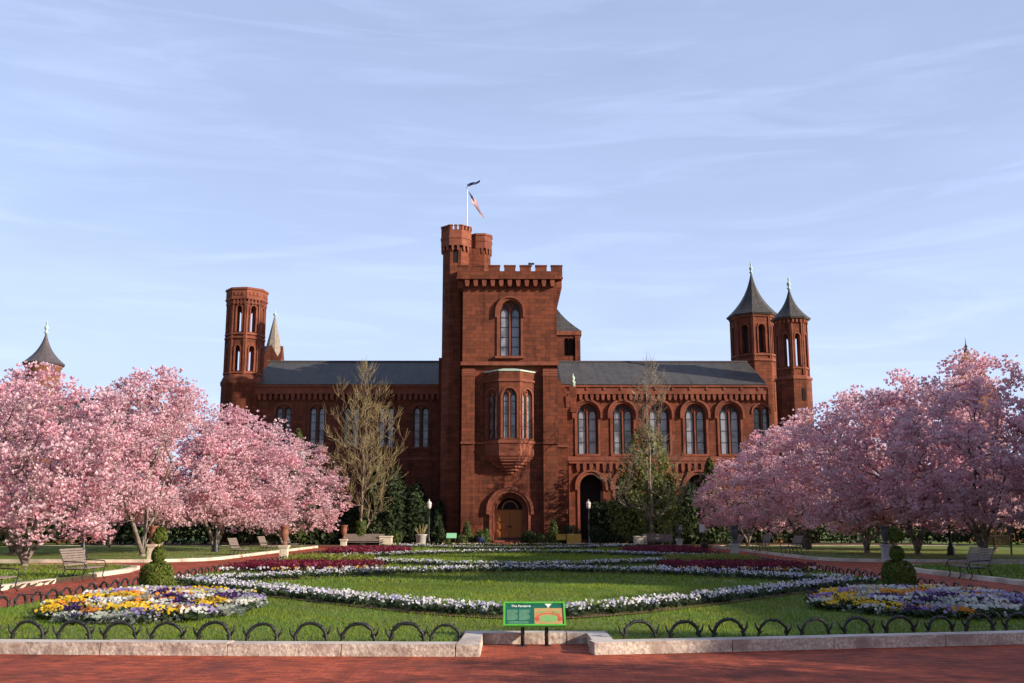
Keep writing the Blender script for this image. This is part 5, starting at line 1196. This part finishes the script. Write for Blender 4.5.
# ------------------------------------------------------------------ urns, pedestals, planters, small signs
def pedestal(label, x, y, mat, rz=0):
    m = MB(); m.box(-.36, .36, -.36, .36, 0, .16); m.box(-.28, .28, -.28, .28, .16, .92)
    for s_ in (-1, 1):
        m.box(-.20, .20, s_ * .28 - .012, s_ * .28 + .012, .26, .82); m.box(s_ * .28 - .012, s_ * .28 + .012, -.20, .20, .26, .82)
    m.box(-.33, .33, -.33, .33, .92, 1.0); m.box(-.38, .38, -.38, .38, 1.0, 1.08)
    o = m.build('pedestal', mat); o.location = (x, y, .02); o.rotation_euler = (0, 0, rz); return tag(o, label, 'pedestal', 'stone pedestals beside the paths')
def urn(label, x, y, mat, z=1.10, k=1.0):
    m = MB(); m.lathe([(.24, 0), (.24, .08), (.12, .14), (.10, .22), (.16, .28), (.26, .40), (.31, .58), (.30, .70), (.27, .82), (.30, .88), (.38, .94), (.39, 1.0), (.33, 1.0), (.26, .86)], 0, 0, 24)
    for s_ in (-1, 1): m.tube([(s_ * .29, 0, .82), (s_ * .40, 0, .80), (s_ * .42, 0, .66), (s_ * .31, 0, .60)], .022, 6)
    o = m.build('urn', mat); o.location = (x, y, z); o.scale = (k, k, k); return tag(o, label, 'urn', 'urns on the stone pedestals')
for px, Y, mat, um, lb, lu in ((284, 51, PEDEST, TERRA, 'cream pedestal under the nearer tall terracotta urn on the left', 'nearer terracotta urn on a cream pedestal before the far left benches'),
                               (343.5, 70, PEDEST, TERRA, 'cream pedestal under the farther terracotta urn by the maroon bed', 'farther terracotta urn on a cream pedestal before the ivy trunk'),
                               (679.5, 72, GREYPOT, LEAD, 'grey pedestal beside the lit bench on the right', 'dark lead urn on the grey pedestal beside the lit right bench'),
                               (152.5, 53.2, PEDEST, TERRA, 'cream pedestal behind the left topiary', 'pinkish terracotta urn between the balls of the left topiary'),
                               (886, 53.2, GREYPOT, LEAD, 'shaded pedestal behind the right topiary', 'dark shaded urn behind the right topiary'),
                               (735, 55, GREYPOT, LEAD, 'shaded pedestal in front of the three right benches', 'dark urn before the three shaded right benches')):
    x = xp(px, 550, Y); pedestal(lb, x, Y, mat).scale = (.68, .68, .82); urn(lu, x, Y, um, .905, .8).scale = (.66, .66, .95)
for px, Y, lb in ((386, 84.9, 'pale stone block at the right end of the dim bench'), (640, 84.4, 'pale stone block at the left end of the lit bench')):
    m = MB(); m.box(-.5, .5, -.4, .4, 0, .82); m.box(-.55, .55, -.45, .45, .82, .92); o = m.build('stone_block', PEDEST); o.location = (xp(px, 540, Y), Y, .02); tag(o, lb, 'block', 'stone blocks by the far benches')
pl_ = thing('planter', 'tall grey planter with bare stems beside the left lamp post', 'planter', (xp(421, 540, 84.6), 84.6, .0))
m = MB(); m.lathe([(.30, 0), (.34, .1), (.44, .95), (.50, 1.0), (.50, 1.08), (.42, 1.08), (.40, .95)], 0, 0, 20); m.build('pot', GREYPOT, pl_)
m = MB(); rr_ = random.Random(4)
for k in range(26):
    a, l = rr_.uniform(0, 6.28), rr_.uniform(.4, 1.0); m.tube([(.2 * math.cos(a), .2 * math.sin(a), .95), (.35 * math.cos(a), .35 * math.sin(a), 1.0 + l * .5), (.55 * math.cos(a), .55 * math.sin(a), 1.0 + l)], [.018, .014, .008], 4)
m.build('stems', TWIG, pl_)
bp_ = thing('planter', 'small blue glazed pot by the left side of the castle door', 'planter', (xp(480, 540, 86.6), 86.6, .1))
m = MB(); m.lathe([(.24, 0), (.30, .2), (.34, .6), (.38, .66), (.36, .7), (.30, .66)], 0, 0, 18); m.build('pot', BLUEPOT, bp_)
p, nm = s_ball(.36, .95, .2)(np.random.default_rng(5), 350); quad_mesh('foliage', leaves(p, .12, nm), shades(350, MG1, MG2), LEAF, bp_)
ms = thing('small_sign', 'mint green slanted sign among the shrubs left of the door', 'sign', (xp(451.5, 540, 85), 85, .05))
m = MB(); m.add([(-.42, -.22, .72), (.42, -.22, .72), (.42, .16, 1.12), (-.42, .16, 1.12), (-.42, -.19, .69), (.42, -.19, .69), (.42, .19, 1.09), (-.42, .19, 1.09)], [(0, 1, 2, 3), (7, 6, 5, 4), (0, 4, 5, 1), (1, 5, 6, 2), (2, 6, 7, 3), (3, 7, 4, 0)]); m.build('panel', MINT, ms)
m = MB(); m.tube([(-.3, .02, 0), (-.3, .02, .9)], .03, 6); m.tube([(.3, .02, 0), (.3, .02, .9)], .03, 6); m.build('post', IRON, ms)
ys = thing('notice_board', 'yellow boxed notice board at the foot of the tower right of the door', 'sign', (xp(574, 540, 85.5), 85.5, .05))
m = MB(); m.box(-.6, .6, -.05, .05, .12, 1.05); m.build('panel', YELLOW, ys)
m = MB(); m.box(-1.45, -.66, .05, .55, .55, .98); m.box(-1.5, -.62, 0, .6, .98, 1.03); m.build('side_box', YELLOW, ys)
m = MB(); m.box(-.62, .62, -.06, .06, 1.05, 1.1); m.box(.52, .6, .06, .5, 0, 1.0); m.box(-.6, -.52, .06, .5, 0, 1.0); m.box(-1.4, -1.32, .1, .5, 0, .55); m.build('frame', WINFR, ys)
wsn = thing('small_sign', 'small white square sign on a thin post before the right hedge', 'sign', (xp(702.5, 545, 84), 84, .1))
m = MB(); m.box(-.22, .22, -.02, .02, 1.15, 1.8); m.build('panel', WHITE, wsn); m = MB(); m.tube([(0, .04, 0), (0, .04, 1.7)], .025, 6); m.build('post', IRON, wsn)
for i, px in enumerate((702.6, 706.4)):
    m = MB(); m.lathe([(.12, 0), (.17, .05), (.18, .25), (.15, .40), (.08, .48), (0, .5)], 0, 0, 12); o = m.build('bollard', IRON); o.location = (xp(px, 546, 80), 80, .0); tag(o, ('left' if i == 0 else 'right') + ' one of two squat black bollards on the right path', 'bollard', 'squat black bollards')
gp = thing('sign_post', 'thin dark post near the right edge before the sunlit lawn', 'post', (xp(1012, 555, 60), 60, .1))
m = MB(); m.tube([(0, 0, 0), (0, 0, 1.7)], .04, 7); m.build('post', IRON, gp); m = MB(); m.box(-.2, .2, -.05, -.042, 1.3, 1.7); m.build('panel', LEAD, gp)
